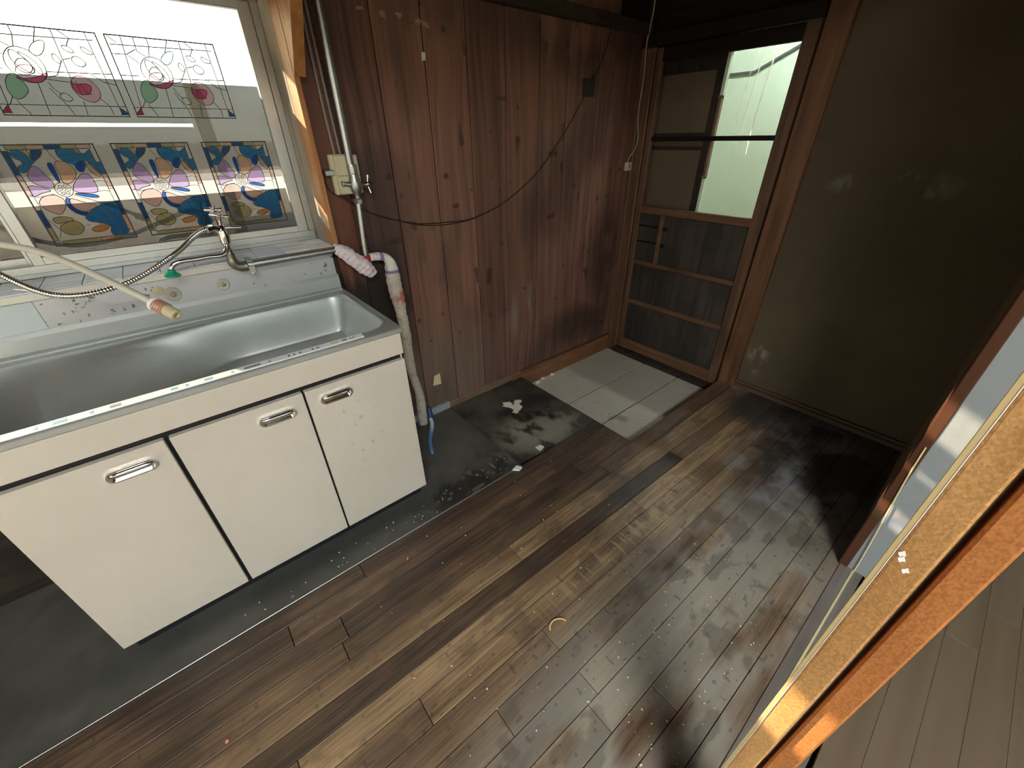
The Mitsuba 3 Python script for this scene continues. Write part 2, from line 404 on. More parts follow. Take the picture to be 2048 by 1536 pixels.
# ------------------------------------------------------------------ the setting: floor
WALL_Y = 1.715
FX0, FX1 = -1.60, 2.405
fl = struct('floor', 'worn brown plank floor of the kitchen with grey and black grime')
part(fl, 'subfloor', cat(box(FX0, 1.475, -0.30, 1.72, -0.14, -0.016), box(1.475, 2.46, -0.30, 0.832, -0.14, -0.016), box(1.475, 2.46, 0.832, 1.76, -0.22, -0.15)), 'black')
seams = [(1.067, 0.0), (1.0, 0.0), (0.924, 0.004), (0.838, 0.0), (0.766, -0.012), (0.687, -0.024), (0.615, -0.024), (0.540, -0.024), (0.460, -0.025), (0.383, -0.022), (0.306, -0.024),
         (0.232, -0.032), (0.152, -0.028), (0.070, -0.033), (-0.005, -0.028), (-0.060, -0.016)]
tones = [0.20, 0.25, 0.32, 0.40, 0.62, 0.05, 0.80, 0.78, 0.66, 0.30, 0.68, 0.62, 0.60, 0.45, 0.40]
joints = {5: [(-0.55, .05), (1.555, .05), (2.405, .45)], 9: [(0.25, .5), (1.18, .22), (2.405, .35)], 10: [(-0.3, .35), (0.49, .3), (1.36, .62), (2.405, .3)], 7: [(0.10, .55), (1.20, .80), (2.405, .55)],
          8: [(0.489, .60), (1.9, .62), (2.405, .3)], 11: [(0.45, .66), (1.6, .62), (2.405, .3)], 6: [(-0.2, .45), (1.15, .8), (2.405, .7)]}
for i in range(len(seams) - 1):
    (ya, ka), (yb, kb) = seams[i], seams[i + 1]
    xe = 1.473 if i < 3 else FX1
    if i in joints:
        ends = [(FX0, 0)] + joints[i]
    else:
        ends, x = [(FX0, 0)], FX0 + rnd.uniform(0.3, 1.1)
        while x < xe - 0.25:
            ends.append((x, dr_t := min(1, max(0.04, tones[i] + rnd.uniform(-0.14, 0.14)))))
            x += rnd.uniform(0.75, 1.4)
        ends.append((xe, min(1, max(0.04, tones[i] + rnd.uniform(-0.12, 0.12)))))
    for (x0, _), (x1, tn) in zip(ends[:-1], ends[1:]):
        x1 = min(x1, xe)
        if x0 < 0.2 and i != 5:
            tn = tn * 0.75
        g, c, dz = 0.0009, 0.0012, rnd.uniform(-0.0012, 0.0006)
        Y = lambda s, x: s[0] + s[1] * (x - 0.6)
        top, bot = [], []
        for x, sx in ((x0, 1), (x1, -1)):
            for s, sy in ((seams[i], -1), (seams[i + 1], 1)):
                px, py = x + sx * g, Y(s, x) + sy * g
                top += [[px + sx * c, py + sy * c, dz], ]
                bot += [[px, py, dz - c], [px, py, -0.016]]
        m = hexa(np.array(bot), np.array(top))
        part(fl, 'plank', m, 'floor_wood', uv=np.tile([tn, rnd.random()], (len(m.vertices), 1)))
# the recessed white boards by the sliding door
ys = [0.80, 1.0905, 1.358, 1.700]
for a, b in zip(ys[:-1], ys[1:]):
    m = box(1.44, 2.375, a + 0.0045, b - 0.0045, -0.095, -0.085, 0.0015)
    part(fl, 'white_board', m, 'white_board', label='off-white board of the sunken floor panel by the sliding door')
part(fl, 'edge_board', box(1.468, 1.4755, 0.832, 1.69, -0.10, -0.002, 0.001), 'beam_wood')
part(fl, 'edge_board', box(1.468, 2.40, 0.829, 0.836, -0.10, -0.002, 0.001), 'sleeper_wood')

# floor coverings by the sink
vin = thing('vinyl_sheet', 'dirty grey-green vinyl sheet on the floor around the foot of the sink cabinet', 'floor covering', None, box(-1.2, 0.929, 1.069, 1.70, -0.016, 0.0012), 'grey_vinyl')
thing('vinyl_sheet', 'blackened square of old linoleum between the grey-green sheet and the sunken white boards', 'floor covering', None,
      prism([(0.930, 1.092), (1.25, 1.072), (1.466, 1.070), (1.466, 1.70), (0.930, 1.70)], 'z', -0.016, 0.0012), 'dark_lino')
thing('edging_strip', 'thin metal edging strip on the floor along the front of the vinyl sheet', 'edging strip', None, tube([[-1.2, 1.068, 0.002], [-0.2, 1.0685, 0.002], [0.45, 1.067, 0.002], [0.905, 1.066, 0.002]], 0.0026, 8), 'aluminium', True)

# ------------------------------------------------------------------ wall with the window and the planks
wb = struct('wall_back', 'dark wooden plank wall that holds the window')
W0, W1, WZ0, WZ1 = -1.14, 0.500, 0.970, 1.76              # the window opening
part(wb, 'backing', cat(box(-1.75, W0, WALL_Y + 0.018, 1.92, -0.2, 2.45), box(W1, 2.60, WALL_Y + 0.018, 1.92, -0.2, 2.45), box(W0, W1, WALL_Y + 0.018, 1.92, -0.2, WZ0), box(W0, W1, WALL_Y + 0.018, 1.92, WZ1, 2.45)), 'dark_plaster')
pe = [0.598, 0.801, 1.000, 1.198, 1.402, 1.611, 1.800, 2.028, 2.200, 2.40]
pt = [0.22, 0.60, 0.66, 0.42, 0.55, 0.62, 0.60, 0.70, 0.52]
for a, b, tn in zip(pe[:-1], pe[1:], pt):
    gap = 0.0023
    m = box(a + gap, b - gap, WALL_Y + rnd.uniform(-0.0015, 0.0015), WALL_Y + 0.018, 0.036, 1.80, 0.002)
    part(wb, 'plank', m, 'plank_wood', uv=np.tile([tn, rnd.random()], (len(m.vertices), 1)))
def f_dark_foot(p, n, uv):
    g = fbm(p.x * 45, p.y * 45, p.z * 2.2, 3)
    c = mix((0.085, 0.028, 0.016), (0.15, 0.052, 0.028), g)
    return mix(c, (0.010, 0.008, 0.007), smoothstep(0.93, 0.78, p.z + (g - 0.5) * 0.15) * 0.93)  # near-black towards the foot of the post
princ('dark_foot_post_wood', f_dark_foot, 0.45, 0.4)
part(wb, 'post', box(0.501, 0.597, 1.690, 1.73, 0.0, 2.40, 0.003), 'dark_foot_post_wood', label='dark red-brown post beside the window')
part(wb, 'beam', box(0.60, 2.40, 1.672, 1.73, 1.796, 1.846, 0.004), 'beam_wood', label='blackened beam across the top of the planks')
for a, b, mt in ((0.60, 1.755, 'beam_wood'), (1.76, 2.150, 'plank_wood'), (2.155, 2.40, 'lintel_wood')):
    m = box(a, b, 1.706, 1.73, 1.848, 2.42, 0.001)
    part(wb, 'upper_panel', m, mt, uv=np.tile([0.95, 0.3], (len(m.vertices), 1)))
part(wb, 'sleeper', box(1.40, 2.37, 1.693, 1.735, -0.12, 0.030, 0.003), 'sleeper_wood', label='reddish sleeper beam below the planks')
struct('baseboard_back', 'narrow wooden baseboard under the planks', box(0.936, 1.47, 1.700, 1.72, 0.0, 0.040, 0.002), 'trim_wood')
struct('baseboard_sink', 'grey strip of baseboard wrapped in vinyl', box(0.60, 0.934, 1.699, 1.72, 0.0, 0.041, 0.002), 'plain_grey')
part(wb, 'lower_panel', box(-1.6, 0.598, 1.712, 1.734, 0.0, 0.965, 0.001), 'beam_wood')

# the window
w = struct('window_1', 'aluminium sliding window with a deep wooden reveal and coloured stickers on the glass')
part(w, 'reveal', box(0.486, 0.502, 1.735, 1.905, WZ0, 1.80, 0.002), 'weathered_wood', label='weathered grey board of the window reveal')
part(w, 'casing', box(0.485, 0.503, 1.646, 1.733, 0.985, 1.80, 0.003), 'casing_wood', label='orange-brown casing board at the edge of the reveal')
part(w, 'reveal', box(W0 - 0.02, W0, 1.70, 1.905, WZ0, 1.80), 'weathered_wood')
part(w, 'head', box(W0, 0.49, 1.70, 1.905, 1.742, 1.80), 'weathered_wood')
part(w, 'gusset', prism([(1.645, 1.505), (1.645, 2.0), (1.27, 2.0), (1.528, 1.662)], 'x', 0.486, 0.520), 'casing_wood', label='tapering wooden bracket board above the casing')
part(w, 'sill', box(-1.2, 0.500, 1.700, 1.905, 0.955, 0.981, 0.002), 'weathered_wood')
part(w, 'nosing', fuse(box(-1.2, 0.484, 1.680, 1.702, 0.9745, 0.9812, 0.001), box(-1.2, 0.484, 1.680, 1.6835, 0.960, 0.9812, 0.001)), 'aluminium')
xs = [0.497, 0.408, 0.318] + [0.318 - 0.092 * k for k in range(1, 17)]
for k, (b, a) in enumerate(zip(xs[:-1], xs[1:])):
    m = box(a + 0.0008, b - 0.0008, 1.678, 1.875, 0.981, 0.9855, 0.0008)
    part(w, 'tile', m, 'sill_tile', uv=np.tile([1.0 if k < 2 else 0.0, rnd.random()], (len(m.vertices), 1)))
FY = 1.862
part(w, 'frame', fuse(box(0.460, 0.486, FY - 0.008, FY + 0.045, 0.985, 1.742, 0.002), box(-1.13, -1.10, FY - 0.02, FY + 0.045, 0.985, 1.742, 0.002), box(-1.13, 0.482, FY - 0.02, FY + 0.045, 1.712, 1.742, 0.002),
                     box(-1.13, 0.482, FY - 0.014, FY + 0.045, 0.986, 1.012, 0.002), box(-1.13, 0.478, FY - 0.018, FY - 0.012, 1.0, 1.022, 0.001)), 'aluminium')
def sash(x0, x1, y, lab):
    s = part(w, 'sash', fuse(box(x0, x0 + 0.028, y - 0.012, y + 0.012, 1.014, 1.712, 0.002), box(x1 - 0.038, x1, y - 0.012, y + 0.012, 1.014, 1.712, 0.002),
                            box(x0 + 0.024, x1 - 0.030, y - 0.011, y + 0.011, 1.014, 1.044, 0.002), box(x0 + 0.024, x1 - 0.030, y - 0.011, y + 0.011, 1.690, 1.712, 0.002)), 'aluminium', label=lab)
    g = trimesh.Trimesh([[x0 + 0.027, y, 1.04], [x1 - 0.033, y, 1.04], [x1 - 0.033, y, 1.694], [x0 + 0.027, y, 1.694]], [[0, 1, 2], [0, 2, 3]])
    part(s, 'pane', g, 'glass')
sash(-0.335, 0.459, FY, 'nearer aluminium sash that carries the stickers')
sash(-1.10, -0.310, FY + 0.026, 'farther aluminium sash at the edge of the photo')
part(w, 'guide', cat(box(0.430, 0.452, 1.895, 1.915, 1.62, 1.742, 0.001), box(0.30, 0.43, 1.90, 1.912, 1.700, 1.712, 0.001), box(-0.6, 0.43, 1.90, 1.912, 1.722, 1.742, 0.001)), 'shade_grey', label='pale blue-grey shutter guide outside the glass')

# outside: a translucent privacy screen, a rod on it, the eave
sc = thing('privacy_screen', 'grey-beige translucent privacy boards standing outside the window', 'screen')
part(sc, 'upper_board', prism(sg.box(-0.52, 1.238, 0.62, 1.500).difference(sg.box(-0.42, 1.3775, 0.205, 1.3875)), 'y', 1.950, 1.953), 'screen_panel', label='translucent board with a long bright slot')
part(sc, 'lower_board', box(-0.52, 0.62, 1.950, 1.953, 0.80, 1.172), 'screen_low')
part(sc, 'upper_board', box(-1.30, -0.53, 1.950, 1.953, 1.238, 1.500), 'screen_panel')
part(sc, 'lower_board', box(-1.30, -0.53, 1.950, 1.953, 0.80, 1.130), 'screen_low')  # unseen board, top set low so sun reaches the worktop edge
part(sc, 'post', box(0.474, 0.50, 1.955, 1.985, 0.0, 1.50, 0.002), 'shade_grey')
part(sc, 'post', box(-0.345, -0.322, 1.955, 1.985, 0.0, 1.50, 0.002), 'shade_grey')
struct('roof_eave', 'roof eave above the outside of the window', box(-3.0, 3.2, 1.92, 2.60, 1.905, 1.98), 'shade_grey')
struct('ground', 'bare ground outside the house', box(-30, 30, -40, 30, -0.6, -0.45), 'plaster')

# ------------------------------------------------------------------ stickers on the glass
def unproj(u, v, y):
    d = RIGHT * ((u - 1024) / 795.86) + DOWN * ((v - 768) / 795.86) + FWD
    q = EYE + d * (y / d[1])
    return q[0], q[2]
def mapper(x0, y0, wd, ox, oz, y=FY):
    s = wd / 2048
    def f(pts):
        out = []
        for a, b in pts:
            x, z = unproj(x0 + a * s, y0 + b * s, y)
            out.append((x - ox, z - oz))
        return out
    return f
SY = FY - 0.0012
def flat(poly, dx, dz, y):
    gs = [g for g in getattr(poly, 'geoms', [poly]) if g.area > 1e-8]
    ms = []
    for g in gs:
        v, f = trimesh.creation.triangulate_polygon(g, engine='earcut')
        ms.append(trimesh.Trimesh(np.c_[v[:, 0] + dx, np.full(len(v), y), v[:, 1] + dz], f, process=False))
    return cat(*ms)
def raised(poly, dx, dz, y, t=0.0004):
    gs = [g for g in getattr(poly, 'geoms', [poly]) if g.area > 1e-9]
    return cat(*[prism(sa.translate(g, dx, dz), 'y', y - t, y) for g in gs])

# drawn once in the sticker's own coordinates (origin at its lower left corner)
B_W, B_H, R_W, R_H = 0.196, 0.268, 0.264, 0.196
bm = mapper(260, 240, 360, 0.199, 1.066)
blue_art = {
    'lilac_petal': ('lilac', [[(1195, 608), (1150, 545), (1080, 452), (1030, 460), (998, 545), (1040, 615), (1190, 668)], [(1340, 640), (1385, 560), (1430, 520), (1480, 535), (1510, 600), (1535, 685), (1500, 708), (1345, 700)], [(1000, 620), (1190, 682), (1100, 700), (1030, 745), (1005, 700)]]),
    'peach_petal': ('peach', [[(1215, 440), (1240, 402), (1310, 412), (1380, 490), (1372, 560), (1320, 622), (1262, 608), (1250, 520)], [(975, 280), (1020, 285), (1052, 398)], [(1455, 400), (1480, 410), (1580, 545), (1535, 548), (1480, 490)], [(1370, 285), (1412, 285), (1438, 350)]]),
    'rosy_petal': ('rosy', [[(1190, 720), (1240, 752), (1262, 775), (1266, 835), (1230, 905), (1190, 905), (1120, 870), (1068, 815), (1065, 785), (1100, 735)], [(1302, 802), (1340, 860), (1400, 892), (1445, 872), (1520, 825), (1420, 800), (1340, 765), (1305, 755)]]),
    'blue_petal': ('blue', [[(880, 310), (900, 330), (1046, 408), (1000, 412), (910, 375)], [(1045, 425), (935, 450), (950, 500), (990, 518), (1036, 460)], [(1240, 300), (1270, 276), (1430, 355), (1300, 402), (1262, 372)], [(1446, 362), (1500, 296), (1532, 300), (1545, 380)],
                            [(1462, 398), (1590, 478), (1582, 540), (1540, 500)], [(1505, 845), (1560, 828), (1625, 970), (1545, 925)], [(1590, 832), (1672, 800), (1692, 870), (1640, 985)], [(1425, 905), (1500, 888), (1610, 985), (1450, 985), (1405, 950)], [(1650, 1012), (1705, 950), (1735, 1095), (1655, 1085)], [(1600, 1010), (1640, 1020), (1650, 1120), (1590, 1100)]]),
    'royal_petal': ('royal', [[(1160, 440), (1182, 420), (1206, 430), (1250, 602), (1230, 604)], [(1440, 388), (1378, 432), (1385, 492), (1440, 515), (1452, 440)], [(1345, 706), (1520, 722), (1528, 758), (1380, 730)], [(1270, 752), (1302, 756), (1302, 812), (1352, 870), (1440, 885), (1425, 928), (1340, 902), (1278, 840)]]),
    'navy_petal': ('navy', [[(1050, 398), (1048, 288), (1130, 286), (1134, 340), (1092, 392)]]),
    'orange_petal': ('orange', [[(1438, 1052), (1500, 1018), (1592, 1008), (1560, 1062), (1480, 1085)]]),
    'deep_blue_petal': ('blue', [[(1420, 905), (1500, 850), (1560, 805), (1690, 795), (1745, 1095), (1640, 1125), (1590, 1085), (1600, 1010), (1480, 990)], [(1240, 300), (1290, 265), (1400, 280), (1440, 350), (1540, 300), (1590, 480), (1560, 500), (1470, 410), (1440, 510), (1385, 490), (1380, 440), (1280, 405)], [(872, 300), (960, 280), (1048, 400), (1140, 290), (1130, 350), (1050, 430), (1000, 515), (945, 500), (935, 450), (1000, 430)]]),
    'olive_petal': ('olive', [[(1200, 1012), (1320, 962), (1392, 1028), (1355, 1100), (1262, 1105), (1205, 1060)], [(1140, 945), (1240, 925), (1330, 960), (1230, 985), (1180, 1000)]]),
}
blue_border = [('peach', 'h', .27, .45, 1), ('navy', 'h', .45, .63, 1), ('olive', 'h', .63, .80, 1), ('rosy', 'h', .80, .95, 1), ('olive', 'h', .06, .27, 1), ('navy', 'v', .72, .94, 0), ('rosy', 'v', .52, .72, 0), ('navy', 'v', .20, .38, 0), ('olive', 'v', .06, .20, 0),
               ('blue', 'v', .70, .82, 1), ('rosy', 'v', .55, .70, 1), ('navy', 'v', .27, .42, 1), ('peach', 'v', .10, .27, 1), ('peach', 'h', .55, .80, 0), ('olive', 'h', .1, .55, 0)]
pod = bm([(1268, 675)])[0]
def blue_sticker(x, z, label):
    st = thing('flower_sticker', label, 'window sticker', 'blue flower stickers on the lower glass')
    lines = []
    fr = sg.box(0, 0, B_W, B_H)
    inner = sg.box(0.013, 0.013, B_W - 0.013, B_H - 0.013)
    lines += [fr.difference(fr.buffer(-0.0032)), inner.difference(inner.buffer(-0.0012))]
    sheets = {}
    for nm, (tn, polys) in blue_art.items():
        for q in polys:
            g = petal(bm(q)).intersection(inner)
            sheets.setdefault(nm, (tn, []))[1].append(g)
            lines.append(g.boundary.buffer(0.0008))
    for tn, hv, a, b, side in blue_border:
        g = sg.box(a * B_W, B_H - 0.013 if side else 0, b * B_W, B_H if side else 0.013) if hv == 'h' else sg.box(B_W - 0.013 if side else 0, a * B_H, B_W if side else 0.013, b * B_H)
        sheets.setdefault(tn + '_border', (tn, []))[1].append(g)
        lines.append(g.boundary.buffer(0.00065))
    pc = sg.Point(*pod).buffer(0.0185)
    lines.append(pc.boundary.buffer(0.0007))
    for k in range(7):
        a = k * math.pi / 3
        r = 0.0105 if k < 6 else 0
        lines.append(sg.Point(pod[0] + r * math.cos(a), pod[1] + r * math.sin(a)).buffer(0.0036).boundary.buffer(0.00065))
    for q in ([(1170, 275), (1190, 330), (1240, 400)], [(1500, 600), (1560, 590), (1610, 605)], [(1510, 700), (1570, 685), (1625, 690)], [(1620, 640), (1650, 650)], [(940, 580), (985, 600)], [(1000, 720), (1060, 745), (1190, 715)], [(1540, 800), (1440, 760), (1340, 725)], [(1400, 1020), (1430, 1010)], [(1120, 960), (1200, 1060), (1190, 1130)]):
        lines.append(sg.LineString(bm(q)).buffer(0.0006))
    used = pc
    for nm, (tn, gs) in sheets.items():
        for g in gs:
            g = g.difference(used)
            used = used.union(g)
            g = max(getattr(g, 'geoms', [g]), key=lambda q: q.area)
            if g.area > 4e-6:
                part(st, nm, flat(g, x, z, SY), 'tint_' + tn)
    part(st, 'outline', raised(shapely.union_all(lines).intersection(fr), x, z, SY - 0.0002), 'sticker_line')
blue_sticker(-0.266, 1.066, 'blue, lilac and peach flower sticker, leftmost of the three low on the window')
blue_sticker(-0.033, 1.066, 'blue, lilac and peach flower sticker, middle one of the three low on the window')
blue_sticker(0.199, 1.066, 'blue, lilac and peach flower sticker low on the window, nearest the wooden reveal')

rm = mapper(0, 0, 700, 0.0615, 1.400)
rose_art = {
    'pink_petal': ('pink', [[(862, 488), (930, 500), (1000, 478), (1016, 462), (1010, 500), (965, 523), (905, 508)], [(1118, 500), (1135, 530), (1180, 520), (1215, 535), (1200, 580), (1150, 575), (1122, 545)]]),
    'pale_petal': ('palepink', [[(1118, 498), (1160, 480), (1215, 508), (1256, 570), (1235, 618), (1182, 610), (1135, 570)], [(870, 470), (880, 430), (940, 425), (965, 460), (930, 480)]]),
    'green_leaf': ('green', [[(838, 476), (868, 470), (915, 530), (926, 570), (872, 612), (832, 565), (822, 510)]]),
    'teal_leaf': ('teal', [[(965, 308), (1016, 300), (1002, 372), (962, 382), (938, 350)]]),
    'crimson_corner': ('crimson', [[(797, 672), (843, 672), (824, 632)]]),
    'blue_corner': ('navy', [[(1335, 646), (1383, 682), (1342, 682)]]),
}
def rose_sticker(x, z, label):
    st = thing('rose_sticker', label, 'window sticker', 'rose stickers on the upper glass')
    fr = sg.box(0, 0, R_W, R_H)
    lines = [fr.difference(fr.buffer(-0.0024))]
    used = sg.Polygon()
    for nm in ('crimson_corner', 'blue_corner', 'pink_petal', 'pale_petal', 'green_leaf', 'teal_leaf'):
        tn, polys = rose_art[nm]
        gs = [(sg.Polygon(rm(q)) if 'corner' in nm else petal(rm(q))) for q in polys]
        lines += [g.boundary.buffer(0.0007) for g in gs]
        for g in gs:
            g = g.difference(used).intersection(fr)
            used = used.union(g)
            g = max(getattr(g, 'geoms', [g]), key=lambda q: q.area)
            part(st, nm, flat(g, x, z, SY), 'tint_' + tn)
    for q in ([(818, 380), (850, 330), (920, 340), (985, 392), (1018, 460), (1000, 512), (955, 522), (890, 492), (835, 440)], [(845, 335), (930, 400), (965, 470), (940, 470), (880, 430), (850, 390)], [(870, 345), (960, 400), (1000, 470), (985, 480), (940, 420)],
              [(860, 430), (900, 380), (960, 440), (930, 480)], [(1080, 325), (1120, 330), (1152, 366), (1110, 360)], [(1168, 328), (1205, 345), (1240, 376), (1190, 368)], [(1038, 365), (1070, 380), (1088, 424), (1050, 410)], [(1125, 392), (1150, 378), (1195, 410), (1190, 438), (1145, 430)],
              [(1062, 572), (1095, 570), (1128, 605), (1100, 617), (1070, 600)]):
        lines.append(sg.Polygon(chaikin(rm(q))).boundary.buffer(0.0008))
    for q in ([(640, 258), (1232, 300)], [(705, 440), (815, 445)], [(1015, 462), (1320, 474)], [(775, 628), (1360, 640)], [(695, 192), (830, 640)], [(1190, 244), (1330, 640), (1345, 682)], [(770, 205), (800, 300), (850, 330)], [(850, 214), (870, 270), (872, 330)], [(600, 190), (680, 250)],
              [(975, 230), (965, 310)], [(1040, 236), (1090, 400), (1120, 495)], [(1065, 240), (1125, 290), (1110, 330)], [(1090, 400), (1125, 392)], [(1085, 405), (1060, 480), (1020, 490)], [(970, 520), (1015, 682)], [(1015, 515), (1040, 550), (1075, 580)], [(1020, 545), (1100, 640), (1125, 682)],
              [(1250, 600), (1290, 640), (1305, 682)], [(1170, 612), (1185, 682)], [(1215, 475), (1270, 515), (1330, 530)], [(870, 612), (930, 682)], [(850, 590), (835, 632)], [(640, 312), (740, 318), (790, 290)], [(740, 318), (820, 375)], [(1010, 500), (1110, 515)], [(1140, 510), (1165, 580), (1210, 575)], [(1160, 525), (1195, 575)]):
        lines.append(sg.LineString(rm(q)).buffer(0.0008))
    part(st, 'outline', raised(shapely.union_all(lines).intersection(fr), x, z, SY - 0.0002), 'sticker_line')
rose_sticker(-0.219, 1.400, 'pink rose sticker with black lines on the upper glass, cut by the left edge')
rose_sticker(0.0615, 1.400, 'complete pink rose sticker with black lines on the upper glass, next to the reveal')

# ------------------------------------------------------------------ door wall
DX = 2.40
wr = struct('wall_right', 'dark olive plaster wall right of the sliding door')
part(wr, 'plaster', cat(box(2.432, 2.60, -0.45, 0.80, -0.2, 2.45), box(2.47, 2.60, 0.70, 0.80, -0.2, 2.45)), 'olive_plaster')
part(wr, 'upper_wall', box(2.445, 2.60, 0.75, 1.92, 1.80, 2.45), 'lintel_wood')
struct('baseboard_right', 'narrow brown baseboard under the olive wall', cat(box(2.400, 2.432, -0.12, 0.745, 0.0, 0.026, 0.003), box(2.412, 2.432, -0.12, 0.745, 0.026, 0.040, 0.002)), 'trim_wood_side')
struct('trim_1', 'reddish-brown post between the sliding door and the olive wall', fuse(box(2.398, 2.50, 0.744, 0.846, -0.10, 2.42, 0.004), box(2.436, 2.50, 0.84, 0.870, -0.10, 2.42, 0.002)), 'post_wood')
struct('trim_2', 'dark brown corner post left of the sliding door', cat(box(2.398, 2.50, 1.640, 1.735, -0.12, 1.80, 0.004), box(2.380, 2.40, 1.690, 1.72, -0.10, 1.75, 0.003)), 'door_wood')
struct('trim_3', 'blackened lintel above the sliding door', box(2.375, 2.50, 0.846, 1.735, 1.742, 1.800, 0.004), 'lintel_wood')
struct('trim_4', 'worn grooved sill below the sliding door', cat(box(2.368, 2.50, 0.846, 1.64, -0.12, -0.055, 0.004), box(2.385, 2.395, 0.85, 1.64, -0.055, -0.045, 0.001)), 'beam_wood')

d1 = struct('door_1', 'brown wooden sliding door with two glass panes above dark boards')
Y0, Y1, DT = 0.858, 1.632, 0.030
def dbox(y0, y1, z0, z1, x0=DX, t=DT, b=0.003):
    return box(x0, x0 + t, y0, y1, z0, z1, b)
part(d1, 'stile', dbox(Y0, 0.914, -0.045, 1.738), 'door_wood')
part(d1, 'stile', dbox(1.594, Y1, -0.045, 1.738), 'door_wood')
part(d1, 'rail', dbox(0.914, 1.594, 1.676, 1.738), 'lintel_wood')
part(d1, 'rail', dbox(0.914, 1.594, 0.912, 0.954), 'door_rail_wood')
part(d1, 'rail', dbox(0.914, 1.594, 0.590, 0.616, DX + 0.003), 'door_rail_wood')
part(d1, 'rail', dbox(0.914, 1.594, 0.312, 0.344, DX + 0.003), 'door_rail_wood')
part(d1, 'rail', dbox(0.914, 1.594, -0.045, 0.035), 'door_rail_wood')
part(d1, 'muntin', dbox(0.914, 1.594, 1.306, 1.328, DX + 0.004, 0.022, 0.002), 'lintel_wood')
part(d1, 'muntin', dbox(1.420, 1.448, 0.616, 0.912, DX + 0.004, 0.022, 0.002), 'door_rail_wood')
for z in (0.741, 0.838):
    part(d1, 'muntin', dbox(1.448, 1.594, z - 0.004, z + 0.004, DX + 0.008, 0.016, 0.001), 'lintel_wood')
for z in (0.735, 0.835):
    part(d1, 'peg', dbox(1.392, 1.420, z - 0.010, z + 0.010, DX + 0.008, 0.016, 0.002), 'lintel_wood')
for z0, z1 in ((0.035, 0.312), (0.344, 0.590), (0.616, 0.912)):
    ye = [0.914, 1.03, 1.19, 1.31, 1.45, 1.594]
    for a, b in zip(ye[:-1], ye[1:]):
        m = box(DX + 0.017 + rnd.uniform(-.0006, .0006), DX + 0.024, a + 0.0007, b - 0.0007, z0 - 0.004, z1 + 0.004, 0.0008)
        part(d1, 'board', m, 'door_panel_wood', uv=np.tile([rnd.uniform(0.25, 0.62), rnd.random()], (len(m.vertices), 1)))
for z0, z1 in ((0.95, 1.31), (1.324, 1.68)):
    g = trimesh.Trimesh([[DX + 0.014, 0.91, z0], [DX + 0.014, 1.60, z0], [DX + 0.014, 1.60, z1], [DX + 0.014, 0.91, z1]], [[0, 1, 2], [0, 2, 3]])
    part(d1, 'pane', g, 'glass')
# the second door behind it, dark, pushed aside, and the lit pale green room
d2 = struct('door_2', 'dark sliding door standing behind the glass of the first one')
part(d2, 'stile', box(2.465, 2.49, 1.245, 1.262, -0.05, 1.13, 0.001), 'pale_green')
part(d2, 'stile', box(2.465, 2.49, 1.248, 1.262, 1.13, 1.50, 0.001), 'trim_wood')
part(d2, 'stile', box(2.465, 2.49, 1.245, 1.262, 1.50, 1.74, 0.001), 'pale_green')
for z in (1.13, 1.50):
    part(d2, 'latch', box(2.456, 2.466, 1.236, 1.264, z - 0.007, z + 0.007, 0.002), 'grey_trim')
part(d2, 'stile', box(2.462, 2.492, 1.262, 1.300, -0.05, 1.74, 0.002), 'lintel_wood')
part(d2, 'rail', box(2.462, 2.492, 1.300, 1.95, 1.62, 1.74, 0.002), 'lintel_wood')
part(d2, 'rail', box(2.464, 2.490, 1.300, 1.95, 1.325, 1.345, 0.002), 'lintel_wood')
part(d2, 'rail', box(2.464, 2.490, 1.300, 1.95, 1.262, 1.280, 0.002), 'lintel_wood')
part(d2, 'panel', box(2.474, 2.482, 1.300, 1.95, -0.05, 1.62), 'brown_panel')
bw = struct('wall_far', 'pale green wall of the lit room beyond the sliding door')
part(bw, 'plaster', box(3.60, 3.70, -0.5, 3.0, -0.2, 2.45), 'pale_green')
part(bw, 'plaster', box(2.60, 3.60, 2.2, 2.3, -0.2, 2.45), 'pale_green')
part(bw, 'plaster', box(2.60, 3.60, -0.5, -0.4, -0.2, 2.45), 'pale_green')
part(bw, 'moulding', hexa(np.array([[3.585, 1.62, 1.70], [3.6, 1.62, 1.70], [3.585, 1.62, 1.716], [3.6, 1.62, 1.716]]), np.array([[3.585, 1.35, 1.82], [3.6, 1.35, 1.82], [3.585, 1.35, 1.838], [3.6, 1.35, 1.838]])), 'grey_trim')
part(bw, 'moulding', box(3.585, 3.6, 1.62, 2.1, 1.70, 1.716), 'grey_trim')
for i, (yy, z0, z1) in enumerate(((1.355, 1.22, 1.515), (1.425, 1.22, 1.50), (1.475, 1.21, 1.47))):  # thin white tubes standing in for reflection streaks on the door glass
    thing('reflection_streak', ('thin white tube added for a reflection streak, nearest the door post', 'thin white tube added for a reflection streak, between two others', 'thin white tube added for a reflection streak, nearest the dark door')[i], 'cord', None,
          tube(spline([[3.18, yy, 2.42], [3.18, yy, z1], [3.18, yy + 0.006, 0.5 * (z0 + z1)], [3.18, yy + 0.003, z0]], 20), (0.0045, 0.0028, 0.002)[i], 8), 'bright_white', True)
struct('floor_far', 'floor of the room beyond the sliding door', box(2.50, 3.7, -0.5, 2.3, -0.14, -0.10), 'floor_wood_light', uv=np.tile([0.5, 0.5], (8, 1)))
lamp_mesh = tube([[3.05, 0.2, 2.28], [3.05, 1.6, 2.28]], 0.03, 12)
thing('unseen_ceiling_lamp', 'fluorescent tube lamp on the ceiling of the pale green room', 'lamp')
scene['unseen_ceiling_lamp__tube'] = mikit.ply(lamp_mesh, 'bright_white', True, emitter={'type': 'area', 'radiance': {'type': 'rgb', 'value': [LAMP_BACK * 0.90, LAMP_BACK, LAMP_BACK * 0.95]}})

